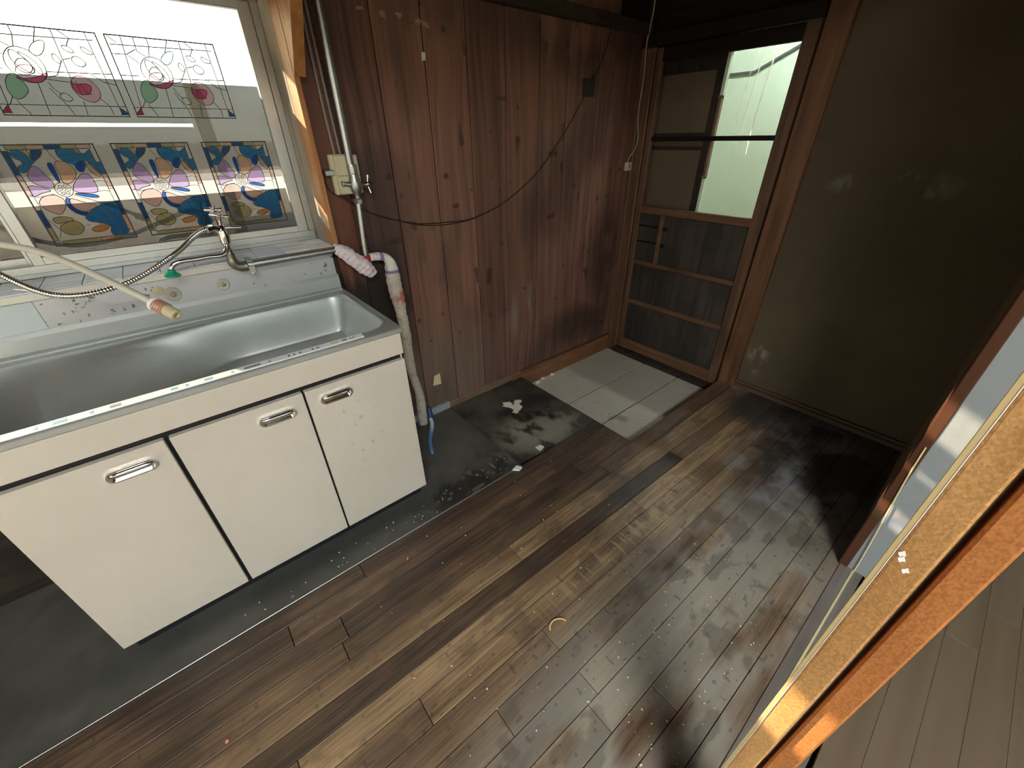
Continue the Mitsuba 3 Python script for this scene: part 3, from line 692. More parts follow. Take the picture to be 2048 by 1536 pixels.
# ------------------------------------------------------------------ doorway on the right, threshold, the other room
def yline(x, y0, k): return y0 + k * (x - 1.0)
sill = struct('trim_5', 'worn grey wooden threshold between the two rooms')
def sill_bar(a, b, z1, m, nm, x0=0.1, x1=1.56):
    bot = [[x, yline(x, q[0], q[1]), -0.02] for x in (x0, x1) for q in (a, b)]
    top = [[x, yline(x, q[0], q[1]), z1] for x in (x0, x1) for q in (a, b)]
    part(sill, nm, hexa(np.array(bot), np.array(top)), m)
sill_bar((-0.065, -0.016), (-0.094, -0.030), 0.004, 'threshold_wood', 'rail')
sill_bar((-0.094, -0.030), (-0.100, -0.030), 0.006, 'pale_yellow', 'slide_strip')
sill_bar((-0.100, -0.030), (-0.125, -0.030), 0.003, 'threshold_wood', 'rail')
sill_bar((-0.125, -0.030), (-0.131, -0.030), -0.006, 'black', 'groove')
sill_bar((-0.131, -0.030), (-0.20, -0.030), 0.003, 'threshold_wood', 'rail')
tr6 = struct('trim_6', 'red-brown post at the far end of the doorway with a grey-blue face')
part(tr6, 'post', box(1.47, 1.56, -0.092, -0.066, 0.0, 2.0, 0.002), 'dull_red')
part(tr6, 'face', box(1.474, 1.56, -0.175, -0.092, 0.0, 2.0, 0.001), 'plain_grey', label='grey-blue face of the post')  # one flat grey-blue colour over the whole face
part(tr6, 'strip', tube(spline([[1.468, -0.113, 0.004], [1.466, -0.104, 0.18], [1.466, -0.092, 0.36], [1.467, -0.083, 0.56]], 20), 0.0022, 8), 'pale_yellow', True, label='pale yellow loose strip')
struct('wall_front', 'wall beside the doorway', cat(box(1.56, 2.60, -0.20, -0.075, -0.2, 2.45), box(-1.75, 1.56, -0.20, -0.10, 2.0, 2.45)), 'olive_plaster')
XA = 0.42
la = struct('trim_7', 'orange-brown jamb post of the doorway close to the camera')
def leaf(root, x0, ya, yb, mt, tag):
    L, k = 0.075, -0.10
    c = 0.0025
    e = [[x0, ya - c], [x0 + c, ya], [x0 + L, ya + k * L], [x0 + L, yb + k * L], [x0 + c, yb], [x0, yb + c]]
    part(root, 'stile', prism(e, 'z', 0.006, 1.95), mt, label=tag)
leaf(la, XA, -0.0470, -0.0728, 'jamb_orange', 'orange-brown speckled face of the post')
part(la, 'beading', prism([(XA + 0.0005, -0.0420), (XA, -0.0425), (XA, -0.0466), (XA + 0.03, -0.0506), (XA + 0.03, -0.0462)], 'z', 0.006, 1.95), 'bead_tan', label='paler bead along the edge')
part(la, 'bead', prism([(XA - 0.0006, -0.0464), (XA - 0.0006, -0.0470), (XA + 0.004, -0.0474), (XA + 0.004, -0.0466)], 'z', 0.006, 1.95), 'tape_white')
lb = struct('trim_8', 'redder jamb post beside the first, across a dark groove')
leaf(lb, XA + 0.0135, -0.0810, -0.1053, 'jamb_red', 'red-brown speckled face of the post')
part(la, 'paint_chip', cat(*[prism(sg.Polygon([(-0.062 + dx + 0.0028 * math.cos(t) * r, z + 0.0045 * math.sin(t) * r) for t, r in zip(np.linspace(0, 2 * math.pi, 9)[:-1], (1, .6, 1.1, .7, 1, .5, .9, .8))]), 'x', XA - 0.0006, XA) for dx, z in ((0.0105, 1.000), (0.0085, 0.994), (0.002, 0.984))]), 'bright_white', label='chip of white paint')
ofl = struct('floor_other', 'brown plank floor of the next room')
part(ofl, 'base', box(-2.6, 3.2, -3.6, -0.15, -0.2, -0.02), 'black')
y = -0.205
while y > -1.75:
    x = -2.6 + rnd.uniform(-0.8, 0)
    while x < 3.1:
        L = rnd.uniform(0.9, 1.8)
        a, b = max(x, -2.6), min(x + L, 3.1)
        if b - a > 0.05:
            m = box(a + 0.0004, b - 0.0004, y - 0.0757, y - 0.0003, -0.02, rnd.uniform(-0.0003, 0.0002), 0.0005)
            part(ofl, 'plank', m, 'floor_wood_light', uv=np.tile([0.5, rnd.random()], (len(m.vertices), 1)))
        x += L
    y -= 0.076
part(ofl, 'rest', box(-2.6, 3.1, -3.6, y, -0.02, 0.0), 'floor_wood_light', uv=np.tile([0.5, 0.5], (8, 1)))
wo = struct('wall_other', 'plain walls of the next room with wide openings')
for bb in ((-2.7, -2.6, -3.7, -3.3, -0.2, 2.45), (-2.7, -2.6, -0.55, -0.1, -0.2, 2.45), (-2.7, -2.6, -3.3, -0.55, 2.1, 2.45), (3.1, 3.2, -3.6, -0.2, -0.2, 2.45), (-2.6, -1.9, -3.7, -3.6, -0.2, 2.45), (2.4, 3.2, -3.7, -3.6, -0.2, 2.45),
           (-1.9, 2.4, -3.7, -3.6, 2.15, 2.45), (-1.9, 2.4, -3.7, -3.6, -0.2, 0.05), (-2.6, -1.6, -0.2, -0.1, -0.2, 2.45)):
    part(wo, 'plaster', box(*bb), 'plaster')
lp = thing('unseen_ceiling_lamp', 'square white fill lamp added out of view in the next room behind the camera', 'lamp')  # fill lamp added out of view to brighten the kitchen
part(lp, 'housing', box(-1.3, -0.1, -1.75, -1.15, 2.34, 2.42, 0.004), 'bright_white')
scene[lp + '__diffuser'] = mikit.ply(trimesh.Trimesh([[-1.3, -1.75, 2.335], [-0.1, -1.75, 2.335], [-0.1, -1.15, 2.335], [-1.3, -1.15, 2.335]], [[0, 2, 1], [0, 3, 2]]), 'bright_white', emitter={'type': 'area', 'radiance': {'type': 'rgb', 'value': [LAMP_FILL * 0.98, LAMP_FILL, LAMP_FILL * 0.96]}})
wl = struct('wall_left', 'wall with an open window at the far left end of the kitchen')
for bb in ((-1.75, -1.6, -0.2, 1.75, -0.2, 0.25), (-1.75, -1.6, -0.2, 1.75, 2.0, 2.45), (-1.75, -1.6, -0.2, 0.0, 0.25, 2.0), (-1.75, -1.6, 1.25, 1.75, 0.25, 2.0)):
    part(wl, 'plaster', box(*bb), 'plaster')
struct('ceiling', 'dark wooden ceiling', box(-2.7, 3.75, -3.7, 2.35, 2.42, 2.5), 'ceiling_wood')

# ------------------------------------------------------------------ sink cabinet
cb = thing('sink_cabinet', 'cream sink cabinet with three doors and chrome handles below the stainless sink', 'cabinet')
part(cb, 'carcass', fuse(box(-0.501, 0.480, 1.189, 1.69, 0.086, 0.102), box(-0.501, -0.485, 1.189, 1.70, 0.086, 0.786), box(0.464, 0.480, 1.189, 1.70, 0.086, 0.786), box(-0.501, 0.48, 1.685, 1.70, 0.086, 0.786),
                     box(-0.501, 0.48, 1.189, 1.193, 0.086, 0.786)), 'cabinet_dark')
part(cb, 'side_panel', box(0.4805, 0.4865, 1.188, 1.70, 0.078, 0.788), 'cabinet_cream')
part(cb, 'plinth', box(-0.50, 0.484, 1.235, 1.69, 0.0014, 0.086), 'cabinet_dark', label='black plinth set back under the doors')
part(cb, 'apron', box(-0.502, 0.486, 1.169, 1.190, 0.713, 0.788, 0.001), 'cabinet_cream')
hx = [-0.262, 0.071, 0.242]
for (a, b), h_, hz in zip(((-0.502, -0.181), (-0.170, 0.1515), (0.1585, 0.486)), hx, (0.643, 0.645, 0.648)):
    dkey = part(cb, 'door', box(a, b, 1.169, 1.188, 0.090, 0.692, 0.0015), 'cabinet_cream')
    ring = sg.LineString([(h_ - 0.033, hz), (h_ + 0.033, hz)]).buffer(0.0165, 10)
    rim = prism(ring.difference(ring.buffer(-0.0035)), 'y', 1.160, 1.169)
    pan = prism(ring.buffer(-0.003), 'y', 1.1675, 1.1695)
    v, f = [], []
    nu, nv = 25, 9
    for i in range(nu):
        s = -1 + 2 * i / (nu - 1)
        e = (1 - abs(s) ** 6) ** 0.5
        for j in range(nv):
            t = math.pi * j / (nv - 1)
            v.append([h_ + s * 0.0455, 1.168 - 0.012 * e * math.sin(t), hz + 0.004 + 0.0095 * e * math.cos(t)])
    for i in range(nu - 1):
        for j in range(nv - 1):
            q = i * nv + j
            f += [[q, q + 1, q + nv + 1], [q, q + nv + 1, q + nv]]
    part(dkey, 'handle', cat(rim, pan, trimesh.Trimesh(v, f, process=False)), 'chrome', 35, label='chrome handle')

# the stainless worktop and sink, one pressed sheet
sk = thing('kitchen_sink', 'stainless steel worktop with one wide sink bowl and a sloping drainboard', 'sink')
X0, X1, YF, YB, ZT = -0.515, 0.492, 1.166, 1.690, 0.810
nx, ny = 300, 150
gx, gy = np.meshgrid(np.linspace(X0, X1, nx), np.linspace(YF, YB, ny), indexing='ij')
cx, cy, hx_, hy_, rr = -0.02, 1.424, 0.482, 0.222, 0.06
qx, qy = np.abs(gx - cx) - hx_ + rr, np.abs(gy - cy) - hy_ + rr
sd = -(np.hypot(np.maximum(qx, 0), np.maximum(qy, 0)) + np.minimum(np.maximum(qx, qy), 0) - rr)       # distance inside the opening
ss = lambda a, b, x: (lambda t: t * t * (3 - 2 * t))(np.clip((x - a) / (b - a), 0, 1))
depth = 0.142
wb_ = 0.042 + 0.24 * ss(0.10, -0.46, gx)
wall = np.where(sd > 0, ss(0.0, 1.0, np.clip(sd / 0.042, 0, 1)) * ss(0.0, 1.0, np.clip((1.646 - gy) / wb_, 0, 1)) * ss(0.0, 1.0, np.clip((gx + 0.502) / 0.09, 0, 1)), 0)
gz = ZT - depth * wall + 0.0035 * np.exp(-((sd + 0.006) / 0.004) ** 2) * ss(1.20, 1.26, gy) - 0.004 * ss(0.012, 0.0, gy - YF) + 0.0006 * (meshkit.fbm(np.stack([gx * 6, gy * 6, gx * 0], -1)) - 0.5)
V = np.stack([gx, gy, gz], -1).reshape(-1, 3)
I = np.arange(nx * ny).reshape(nx, ny)
F = np.concatenate([np.stack([I[:-1, :-1], I[1:, :-1], I[1:, 1:]], -1).reshape(-1, 3), np.stack([I[:-1, :-1], I[1:, 1:], I[:-1, 1:]], -1).reshape(-1, 3)])
top = trimesh.Trimesh(V, F, process=False)
part(sk, 'worktop', top, 'stainless', True)
part(sk, 'front_lip', cat(box(X0, X1, 1.1645, 1.172, 0.789, 0.8065, 0.003), box(X1 - 0.003, X1 + 0.001, 1.166, YB, 0.789, 0.8085, 0.001)), 'stainless', label='folded front edge of the worktop')
gd = prism([(1.699, 0.806), (1.676, 0.806), (1.676, 0.814), (1.683, 0.822), (1.683, 0.862), (1.690, 0.874), (1.699, 0.874)], 'x', X0, 0.484)
part(sk, 'upstand', gd, 'stainless', label='raised upstand along the back of the worktop')
tp = thing('label_tape', 'white printed tape with small blue marks along the front edge of the worktop', 'tape')
part(tp, 'strip', prism([(1.171, 0.8090), (1.172, 0.8112), (1.199, 0.8118), (1.199, 0.8102)], 'x', -0.515, 0.37), 'tape_white')
for x, wd, mt in ((-0.43, .012, 'tape_blue'), (-0.36, .006, 'tape_blue'), (-0.33, .022, 'tape_blue'), (-0.27, .007, 'tape_blue'), (-0.235, .020, 'tape_grey'), (-0.12, .014, 'tape_blue'), (-0.09, .006, 'tape_blue'), (-0.05, .018, 'tape_blue'), (0.01, .006, 'tape_blue'), (0.04, .040, 'tape_grey'), (0.10, .006, 'tape_blue'),
                  (0.15, .006, 'tape_grey'), (0.165, .005, 'tape_grey'), (0.18, .007, 'tape_grey'), (0.215, .006, 'tape_grey'), (0.23, .006, 'tape_grey'), (0.27, .022, 'yellow_paper'), (0.305, .014, 'tape_grey'), (0.328, .004, 'tape_grey'), (0.338, .004, 'tape_grey')):
    part(tp, 'print', box(x, x + wd, 1.178, 1.190, 0.8112, 0.8121), mt)

bs = thing('backsplash', 'stained stainless steel splash panel on the wall behind the sink', 'splash panel', None, box(-0.90, 0.482, 1.693, 1.700, 0.806, 0.980, 0.001), 'stainless_dirty')
thing('plastic_film', 'pale bluish plastic film on the left of the splash panel', 'film', None, box(-0.95, -0.352, 1.6905, 1.693, 0.876, 0.966, 0.0005), 'film')
for x, r, lb_ in ((-0.046, 0.0235, 'round dull suction cup on the splash panel below the green spout tip'), (0.097, 0.021, 'round suction cup on the splash panel left of the pipe clamp')):
    c = thing('suction_cup', lb_, 'suction cup')
    z = 0.908 if x < 0 else 0.911
    part(c, 'cup', lathe([(0.0, 0.006), (r * 0.35, 0.0055), (r * 0.45, 0.002), (r * 0.8, 0.003), (r, 0.0), (r, -0.001)], [x, 1.693, z], [0, -1, 0], 28), 'cup_grey', 40)
    part(c, 'knob', lathe([(0.0, 0.012), (r * 0.25, 0.011), (r * 0.28, 0.005)], [x, 1.693, z], [0, -1, 0], 16), 'old_pipe', 40)
thing('suction_cup', 'cream patch of an old suction cup beside the round dull one', 'suction cup', None, lathe([(0.0, 0.0025), (0.012, 0.002), (0.015, 0.0)], [-0.078, 1.693, 0.927], [0, -1, 0], 14), 'hose_tip', 40)

# faucet and its pipe
sp = thing('supply_pipe', 'dull galvanised water pipe along the top of the splash panel, bent up to the faucet', 'pipe')
part(sp, 'pipe', tube([[0.170, 1.635, 0.973], [0.49, 1.635, 0.978]], 0.0128, 16), 'galvanised', True)
el = spline([[0.185, 1.635, 0.973], [0.162, 1.635, 0.972], [0.148, 1.634, 0.981], [0.143, 1.633, 1.004], [0.142, 1.632, 1.028]], 18)
part(sp, 'elbow', tube(el, [0.0165] * 6 + [0.0158] * 6 + [0.0135] * 6, 16), 'old_pipe', True)
cl = thing('pipe_clamp', 'flat steel clamp holding the water pipe to the splash panel', 'clamp')
part(cl, 'band', tube([[0.181, 1.635, 0.9735], [0.200, 1.635, 0.9737]], 0.0155, 18), 'galvanised', 40)
part(cl, 'tab', cat(box(0.181, 0.200, 1.618, 1.622, 0.938, 0.972, 0.001), box(0.181, 0.200, 1.62, 1.696, 0.986, 0.989, 0.0005), lathe([(0, .004), (.004, .003), (.004, 0)], [0.190, 1.618, 0.947], [0, -1, 0], 10)), 'galvanised')
fc = thing('faucet', 'chrome kitchen faucet with two handles, a bent spout and a metal hose outlet', 'faucet')
part(fc, 'body', cat(lathe([(0, 0), (.0135, 0), (.0135, .012), (.011, .014), (.011, .03), (.0155, .034), (.017, .05), (.0165, .07), (.012, .082), (.009, .088), (0, .088)], [0.143, 1.63, 1.020], [0.03, -0.02, 1], 24),
                     tube([[0.150, 1.628, 1.092], [0.120, 1.616, 1.104]], 0.0095, 14), tube([[0.146, 1.628, 1.098], [0.200, 1.622, 1.096]], [0.0065, 0.005], 12),
                     tube([[0.147, 1.625, 1.10], [0.150, 1.622, 1.135]], 0.005, 12)), 'chrome', 40)
def cross(c, ax, r, n=4):
    ax = np.asarray(ax, float); ax /= np.linalg.norm(ax)
    u = np.cross(ax, [0.3, 0.9, 0.2]); u /= np.linalg.norm(u)
    v = np.cross(ax, u)
    ms = [lathe([(0, .006), (.006, .005), (.007, 0), (.006, -.006), (0, -.006)], c, ax, 14)]
    for k in range(n):
        d = u * math.cos(2 * math.pi * k / n) + v * math.sin(2 * math.pi * k / n)
        ms.append(tube([c, np.asarray(c) + d * r], [0.0042, 0.0058], 10))
    return cat(*ms)
part(fc, 'handle', cross(np.array([0.152, 1.62, 1.136]), [0.1, -0.25, 1], 0.025), 'chrome', 40)
part(fc, 'handle', cross(np.array([0.143, 1.63, 1.153]), [0.0, -0.1, 1], 0.023), 'chrome', 40)
spt = spline([[0.143, 1.628, 1.060], [0.140, 1.622, 1.035], [0.128, 1.618, 1.0225], [0.095, 1.617, 1.0205], [0.045, 1.617, 1.0195], [0.008, 1.617, 1.019], [-0.012, 1.617, 1.012], [-0.021, 1.617, 0.998]], 50)
part(fc, 'spout', tube(spt, 0.0078, 14), 'chrome', True)
part(fc, 'spout_tip', lathe([(0, .018), (.010, .018), (.012, .012), (.0205, .004), (.0215, 0), (.019, -.002), (0, -.002)], [-0.024, 1.617, 0.981], [0.1, 0, 1], 20), 'green_plastic', 40, label='green plastic spout tip')
mh = spline([[0.120, 1.616, 1.104], [0.085, 1.595, 1.098], [0.03, 1.545, 1.072], [-0.03, 1.49, 1.048], [-0.10, 1.462, 1.022], [-0.172, 1.452, 1.008], [-0.247, 1.474, 1.006], [-0.302, 1.525, 1.024], [-0.352, 1.590, 1.058], [-0.42, 1.655, 1.12], [-0.47, 1.685, 1.19]], 620)
rad = 0.0068 + 0.0011 * np.sin(np.arange(620) * 2 * np.pi / 5.0)
mkey = thing('metal_hose', 'ribbed metal shower hose looping left from the faucet', 'hose')
part(mkey, 'hose', tube(mh, rad, 12), 'chrome', True)
part(mkey, 'nut', lathe([(0, 0), (.0105, 0), (.0105, .018), (.008, .022), (0, .022)], [0.121, 1.6165, 1.104], [-0.85, -0.45, -0.15], 6), 'chrome')
gh = spline([[-0.62, 1.42, 1.20], [-0.45, 1.36, 1.195], [-0.34, 1.315, 1.182], [-0.254, 1.265, 1.166], [-0.213, 1.237, 1.154], [-0.165, 1.191, 1.127], [-0.119, 1.141, 1.093], [-0.081, 1.102, 1.062], [-0.064, 1.090, 1.045]], 90)
gk = thing('gas_hose', 'cream rubber gas hose hanging in front of the sink with a banded end plug', 'hose')
part(gk, 'hose', tube(gh, 0.0068, 14), 'hose_cream', True)
gx_ = np.array([-0.066, 1.091, 1.047]); gd_ = np.array([0.36, -0.66, -0.40]); gd_ = np.array([0.034, -0.049, -0.027]); gd_ /= np.linalg.norm(gd_)
part(gk, 'collar', lathe([(0, 0), (.0145, .001), (.0155, .004), (.0145, .008), (0, .008)], gx_ - gd_ * 0.002, gd_, 22), 'white_plastic', 40, label='white collar')
part(gk, 'band', lathe([(0, .006), (.0128, .006), (.0140, .030), (0, .030)], gx_, gd_, 22), 'copper_band', 40, label='copper-coloured band')
part(gk, 'band_mark', cat(*[box(-.0012, .0012, -.004, .004, 0, .0006).apply_transform(trimesh.transformations.translation_matrix([0, 0, 0])) .apply_transform(np.vstack([np.c_[np.stack([gd_, np.cross(np.array([-.55, -.62, .55]) / np.linalg.norm([-.55, -.62, .55]), gd_), np.array([-.5, -.55, .35])], 1), gx_ + gd_ * (0.011 + 0.005 * k) + np.array([-.5, -.55, .35]) * 0.0165], [0, 0, 0, 1]])) for k in range(3)]), 'hose_cream')
part(gk, 'plug', lathe([(0, .030), (.0125, .030), (.0115, .052), (.0105, .054), (.006, .054), (.005, .048), (0, .048)], gx_, gd_, 22), 'hose_tip', 40, label='yellowed plug at the end')

# ------------------------------------------------------------------ pipes, boxes and cords by the post
wp = thing('water_pipe', 'tall galvanised water pipe with a stop valve in front of the planks', 'pipe')
PX, PY = 0.606, 1.640
part(wp, 'pipe', tube([[PX - 0.001, PY, 1.25], [PX - 0.003, PY, 1.70], [PX - 0.006, PY, 2.42]], 0.0135, 18), 'galvanised', True)
part(wp, 'coupling', lathe([(0, 0), (.0165, 0), (.0175, .004), (.0175, .028), (.0165, .032), (0, .032)], [PX + 0.002, PY, 1.226], [0, 0, 1], 20), 'galvanised', 40)
part(wp, 'valve', cat(lathe([(0, -.045), (.012, -.045), (.013, -.028), (.020, -.018), (.0225, 0), (.020, .018), (.0165, .030), (.016, .040), (0, .040)], [PX + 0.003, PY, 1.190], [0, 0, 1], 22),
                      tube([[0.565, PY, 1.197], [0.590, PY, 1.194]], [0.006, 0.009], 12), lathe([(0, 0), (.009, 0), (.009, .006), (0, .006)], [0.560, PY, 1.197], [1, 0, 0], 6), tube([[0.62, PY, 1.192], [0.650, PY, 1.190]], [0.011, 0.006], 12)), 'galvanised', 40)
part(wp, 'handle', cat(*[tube([[0.655, PY, 1.190], [0.657 + 0.006 * abs(math.cos(a)), PY + 0.026 * math.sin(a), 1.190 + 0.030 * math.cos(a)]], [0.004, 0.0055], 10) for a in (0.15, 0.15 + math.pi / 2, 0.15 + math.pi, 0.15 + 3 * math.pi / 2)], lathe([(0, 0), (.009, 0), (.009, .012), (0, .012)], [0.647, PY, 1.19], [1, 0, 0], 12)), 'chrome', 40)
part(wp, 'union_nut', lathe([(0, 0), (.0165, 0), (.0165, .014), (.0145, .018), (0, .018)], [PX + 0.002, PY, 1.128], [0, 0, 1], 6), 'galvanised')
part(wp, 'lower_pipe', tube([[PX + 0.001, PY, 1.14], [PX - 0.012, PY, 0.93]], 0.0128, 18), 'galvanised', True)
part(wp, 'red_fitting', lathe([(0, 0), (.0165, 0), (.018, .012), (.0165, .024), (0, .026)], [PX - 0.012, PY, 0.912], [0, 0, 1], 16), 'red_paint', 40, label='red-painted fitting at the foot of the pipe')
def rag_tube(pts, radii, n, seed, amp, rings):
    p = spline(pts, n)
    t = np.linspace(0, 1, n)
    r = np.interp(t, np.linspace(0, 1, len(radii)), radii)
    m = tube(p, r, 22)
    c = np.vstack([np.repeat(p, 22, axis=0), p[:1], p[-1:]])
    d = m.vertices - c
    ph = np.concatenate([np.repeat(t, 22), [0, 1]])
    an = np.concatenate([np.tile(np.arange(22) / 22 * 2 * np.pi, n), [0, 0]])
    k = amp * (meshkit.fbm(np.stack([ph * rings, np.cos(an) * 1.2, np.sin(an) * 1.2], -1) + seed, 3) - 0.5) * 2 + amp * 0.22 * np.sin(ph * rings * 6.28 * 1.3 + an + 3 * meshkit.noise(np.stack([ph * rings * .5, an * 0, an * 0], -1) + seed))
    m.vertices = c + d * (1 + k)[:, None]
    return m
wr1 = thing('wrapped_pipe', 'short slanting pipe wrapped in pink and white rag beside the worktop', 'wrapped pipe')
part(wr1, 'rag', rag_tube([[0.478, 1.640, 0.982], [0.505, 1.636, 0.966], [0.540, 1.630, 0.932], [0.575, 1.625, 0.896], [0.603, 1.622, 0.862]], [0.018, 0.026, 0.029, 0.030, 0.029, 0.020], 110, 3.0, 0.20, 7), 'pink_rag', True)
wr2 = thing('wrapped_pipe', 'upright pipe wrapped in cream rag running down to the floor beside the cabinet', 'wrapped pipe')
part(wr2, 'rag', rag_tube([[0.610, 1.650, 0.922], [0.635, 1.650, 0.923], [0.668, 1.650, 0.918], [0.690, 1.650, 0.900], [0.697, 1.650, 0.865], [0.699, 1.652, 0.80], [0.706, 1.655, 0.72], [0.712, 1.656, 0.62], [0.714, 1.658, 0.52], [0.713, 1.660, 0.40], [0.722, 1.662, 0.30], [0.735, 1.664, 0.22], [0.738, 1.664, 0.12], [0.735, 1.664, 0.004]],
                          [0.015, 0.018, 0.030, 0.031, 0.026, 0.024, 0.025, 0.023, 0.024, 0.021, 0.020, 0.024, 0.026, 0.024], 260, 8.0, 0.15, 24), 'white_rag', True)
bt = thing('blue_tube', 'slim blue plastic tube with a dark cap lying on the vinyl beside the cabinet', 'tube')
part(bt, 'tube', tube(spline([[0.768, 1.640, 0.040], [0.748, 1.59, 0.022], [0.695, 1.52, 0.014], [0.655, 1.44, 0.012], [0.642, 1.405, 0.011]], 30), [0.0105] * 26 + [0.0105, 0.0095, 0.008, 0.005], 14), 'blue_plastic', True)
part(bt, 'cap', lathe([(0, 0), (.0135, 0), (.0155, .004), (.0155, .03), (.0125, .034), (.0135, .052), (.012, .06), (0, .06)], [0.770, 1.640, 0.035], [0.12, 0.35, 0.9], 18), 'navy', 40, label='dark navy cap')
jb = thing('junction_box', 'yellowed ivory electrical box on the post behind the water pipe', 'electrical box')
part(jb, 'cover', box(0.556, 0.640, 1.652, 1.672, 1.160, 1.288, 0.004), 'ivory')
part(jb, 'base', box(0.542, 0.636, 1.668, 1.6895, 1.158, 1.290, 0.004), 'ivory')
part(jb, 'seam', box(0.557, 0.640, 1.6512, 1.653, 1.221, 1.2225), 'dark_box')
part(jb, 'mark', box(0.600, 0.606, 1.6512, 1.653, 1.268, 1.274), 'red_paint')
pg = thing('plug', 'small clear grey plug sticking out of the side of the ivory electrical box', 'plug')
part(pg, 'body', box(0.516, 0.553, 1.664, 1.682, 1.222, 1.242, 0.003), 'galvanised')
part(pg, 'cord', tube(spline([[0.520, 1.673, 1.228], [0.516, 1.676, 1.20], [0.528, 1.682, 1.172], [0.560, 1.684, 1.150], [0.585, 1.684, 1.125]], 24), 0.0016, 6), 'dark_cable', True)
for x, top_x, lb_ in ((0.571, 0.557, 'grey cable running up the post from the ivory box, the one nearer the window'), (0.592, 0.572, 'grey cable running up the post from the ivory box, the one nearer the pipe')):
    thing('cable', lb_, 'cable', None, tube(spline([[x, 1.683, 1.29], [x - 0.004, 1.683, 1.40], [0.5 * (x + top_x), 1.682, 1.60], [top_x + 0.004, 1.682, 1.9], [top_x, 1.682, 2.41]], 30), 0.0045, 10), 'grey_cable', True)
ck = 1.7105
cord = [[0.560, 1.683, 1.161], [0.600, 1.684, 1.128], [0.640, ck, 1.100], [0.70, ck, 1.068], [0.791, ck, 1.037], [0.88, ck, 1.014], [0.972, ck, 1.005], [1.05, ck, 1.001], [1.122, ck, 0.999], [1.25, ck, 1.018], [1.365, ck, 1.052], [1.49, ck, 1.112], [1.609, ck, 1.185], [1.70, ck, 1.265], [1.799, ck, 1.365], [1.87, ck, 1.445], [1.925, ck, 1.515]]
sw = thing('cord', 'thin dark cord sagging across the planks from the ivory box to a small dark box', 'cord')
part(sw, 'cord', tube(spline(cord, 120), 0.0023, 6), 'dark_cable', True)
part(sw, 'cord', tube(spline([[p[0], p[1] + 0.001, p[2] - 0.010 * math.exp(-((p[0] - 1.0) / 0.14) ** 2)] for p in cord[3:10]], 40), 0.0020, 6), 'dark_cable', True)
part(sw, 'cord', tube(spline([[1.975, ck, 1.585], [2.019, ck, 1.634], [2.06, ck, 1.71], [2.09, ck, 1.794]], 20), 0.0023, 6), 'dark_cable', True)
thing('terminal_box', 'small dark box fixed to the planks where the sagging cord ends', 'terminal box', None, cat(box(1.908, 1.982, 1.692, 1.714, 1.512, 1.586, 0.004), box(1.925, 1.965, 1.688, 1.693, 1.53, 1.57, 0.002)), 'dark_box')
ol = thing('wall_socket', 'small cream wall socket on the edge of the planks beside the sliding door', 'socket')
part(ol, 'body', box(2.337, 2.384, 1.690, 1.7135, 1.150, 1.197, 0.003), 'ivory')
part(ol, 'slot', cat(box(2.357, 2.359, 1.6885, 1.6905, 1.165, 1.172), box(2.357, 2.359, 1.6885, 1.6905, 1.178, 1.185), box(2.366, 2.368, 1.6885, 1.6905, 1.165, 1.172), box(2.366, 2.368, 1.6885, 1.6905, 1.178, 1.185)), 'dark_box')
part(ol, 'cable', tube(spline([[2.355, 1.703, 1.197], [2.366, 1.694, 1.235], [2.382, 1.682, 1.265], [2.380, 1.683, 1.40], [2.380, 1.683, 1.60], [2.374, 1.684, 1.70], [2.366, 1.682, 1.765], [2.363, 1.67, 1.83], [2.37, 1.668, 1.95], [2.37, 1.668, 2.41]], 60), 0.0042, 8), 'beige_cable', True, label='beige cable running up to the ceiling')

# ------------------------------------------------------------------ scraps on the wall and floor
def scrap(cx, cy, r, seed, k=9):
    q = np.random.default_rng(seed)
    a = np.sort(q.uniform(0, 2 * np.pi, k))
    return sg.Polygon([(cx + math.cos(t) * r * s, cy + math.sin(t) * r * s) for t, s in zip(a, q.uniform(0.45, 1.15, k))]).buffer(0)
thing('paper_scrap', 'square of yellowed tape on the planks near the floor', 'paper scrap', None, prism([(0.848, 0.178), (0.862, 0.236), (0.897, 0.240), (0.899, 0.172)], 'y', 1.7115, 1.7128), 'yellow_paper')
thing('paper_scrap', 'small bit of paper stuck high on the planks', 'paper scrap', None, prism([(0.985, 1.588), (0.988, 1.616), (1.004, 1.613), (1.002, 1.590)], 'y', 1.7115, 1.7128), 'paper')
for i, (x, z) in enumerate(((0.765, 1.712), (0.848, 1.705), (0.912, 1.712), (0.985, 1.700), (1.014, 1.694))):
    thing('tape_remnant', ('torn tape remnant high on the planks, nearest the water pipe', 'torn tape remnant high on the planks, second from the water pipe', 'torn tape remnant high on the planks, third from the water pipe', 'torn tape remnant high on the planks, fourth from the water pipe', 'torn tape remnant high on the planks, farthest from the water pipe')[i], 'tape remnant', 'tape remnants on the planks', prism(sa.scale(scrap(x, z, 0.012, 40 + i), 1.5, 0.9), 'y', 1.7118, 1.7128), 'old_tape')
thing('paper_scrap', 'torn pale piece of paper on the blackened linoleum', 'paper scrap', None, prism(shapely.union_all([scrap(1.205, 1.50, 0.036, 1, 19), scrap(1.225, 1.455, 0.042, 2, 23), scrap(1.265, 1.49, 0.026, 3, 17), scrap(1.19, 1.42, 0.02, 5, 15)]), 'z', 0.0012, 0.0026), 'paper')
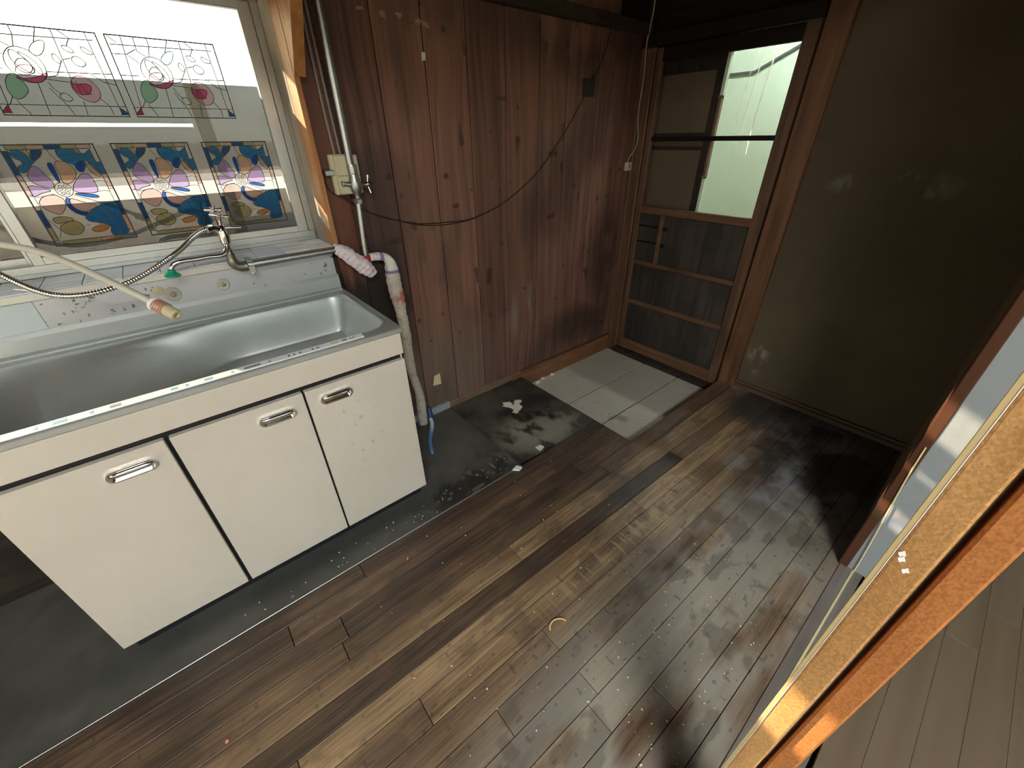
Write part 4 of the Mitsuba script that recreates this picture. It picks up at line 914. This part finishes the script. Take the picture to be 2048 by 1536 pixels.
thing('paper_scrap', 'small white torn bit at the end of the metal edging strip', 'paper scrap', None, prism([(0.872, 1.066), (0.905, 1.075), (0.918, 1.05), (0.895, 1.043)], 'z', 0.002, 0.010), 'bright_white')
thing('paper_scrap', 'curled white flake beside the tear in the blackened linoleum', 'paper scrap', None, prism(scrap(1.075, 1.100, 0.026, 12), 'z', 0.0015, 0.006), 'paper')
for i, (x, y_, r) in enumerate(((1.60, 1.672, 0.022), (1.66, 1.68, 0.016), (1.75, 1.682, 0.018))):
    thing('paper_scrap', ('torn white paper at the back corner of the sunken boards nearest the linoleum', 'small torn white paper along the sleeper beam, between two others', 'torn white paper along the sleeper beam, nearest the sliding door')[i], 'paper scrap', 'torn paper edges by the sleeper beam', prism(scrap(x, y_, r, 60 + i), 'z', -0.084, -0.075), 'bright_white')
thing('wood_curl', 'pale curled wood shaving on the worn floor planks', 'wood shaving', None, tube(spline([[0.505, 0.442, 0.004], [0.522, 0.455, 0.007], [0.545, 0.452, 0.007], [0.565, 0.430, 0.004]], 16), 0.0028, 6), 'straw', True)
chips = []
for k in range(240):
    u, v = rng.random(2)
    if k < 110: x, y_ = 0.1 + 1.1 * u, -0.02 + 1.05 * v
    elif k < 180: x, y_ = 0.45 + 0.6 * u, 0.0 + 0.28 * v
    else: x, y_ = -0.25 + 1.15 * u, 1.085 + 0.10 * v
    if y_ > 1.06 and x < 0.49 and y_ > 1.16: continue
    c = trimesh.creation.icosphere(subdivisions=0, radius=rng.uniform(0.0010, 0.0028))
    c.apply_scale([rng.uniform(0.7, 1.8), 1, 0.6])
    c.apply_transform(trimesh.transformations.rotation_matrix(rng.uniform(0, 6.28), [0, 0, 1]))
    c.apply_translation([x, y_, 0.0022])
    chips.append(c)
thing('crumbs', 'tiny pale crumbs of plaster scattered over the floor', 'debris', None, cat(*chips), 'paper', False, 'stuff')
thing('crumb', 'small pink crumb on the dark floor planks at the front', 'crumb', None, lathe([(0, .004), (.004, .003), (.005, 0), (.003, -.001)], [-0.33, 0.79, 0.001], [0, 0, 1], 8), 'pink_crumb')
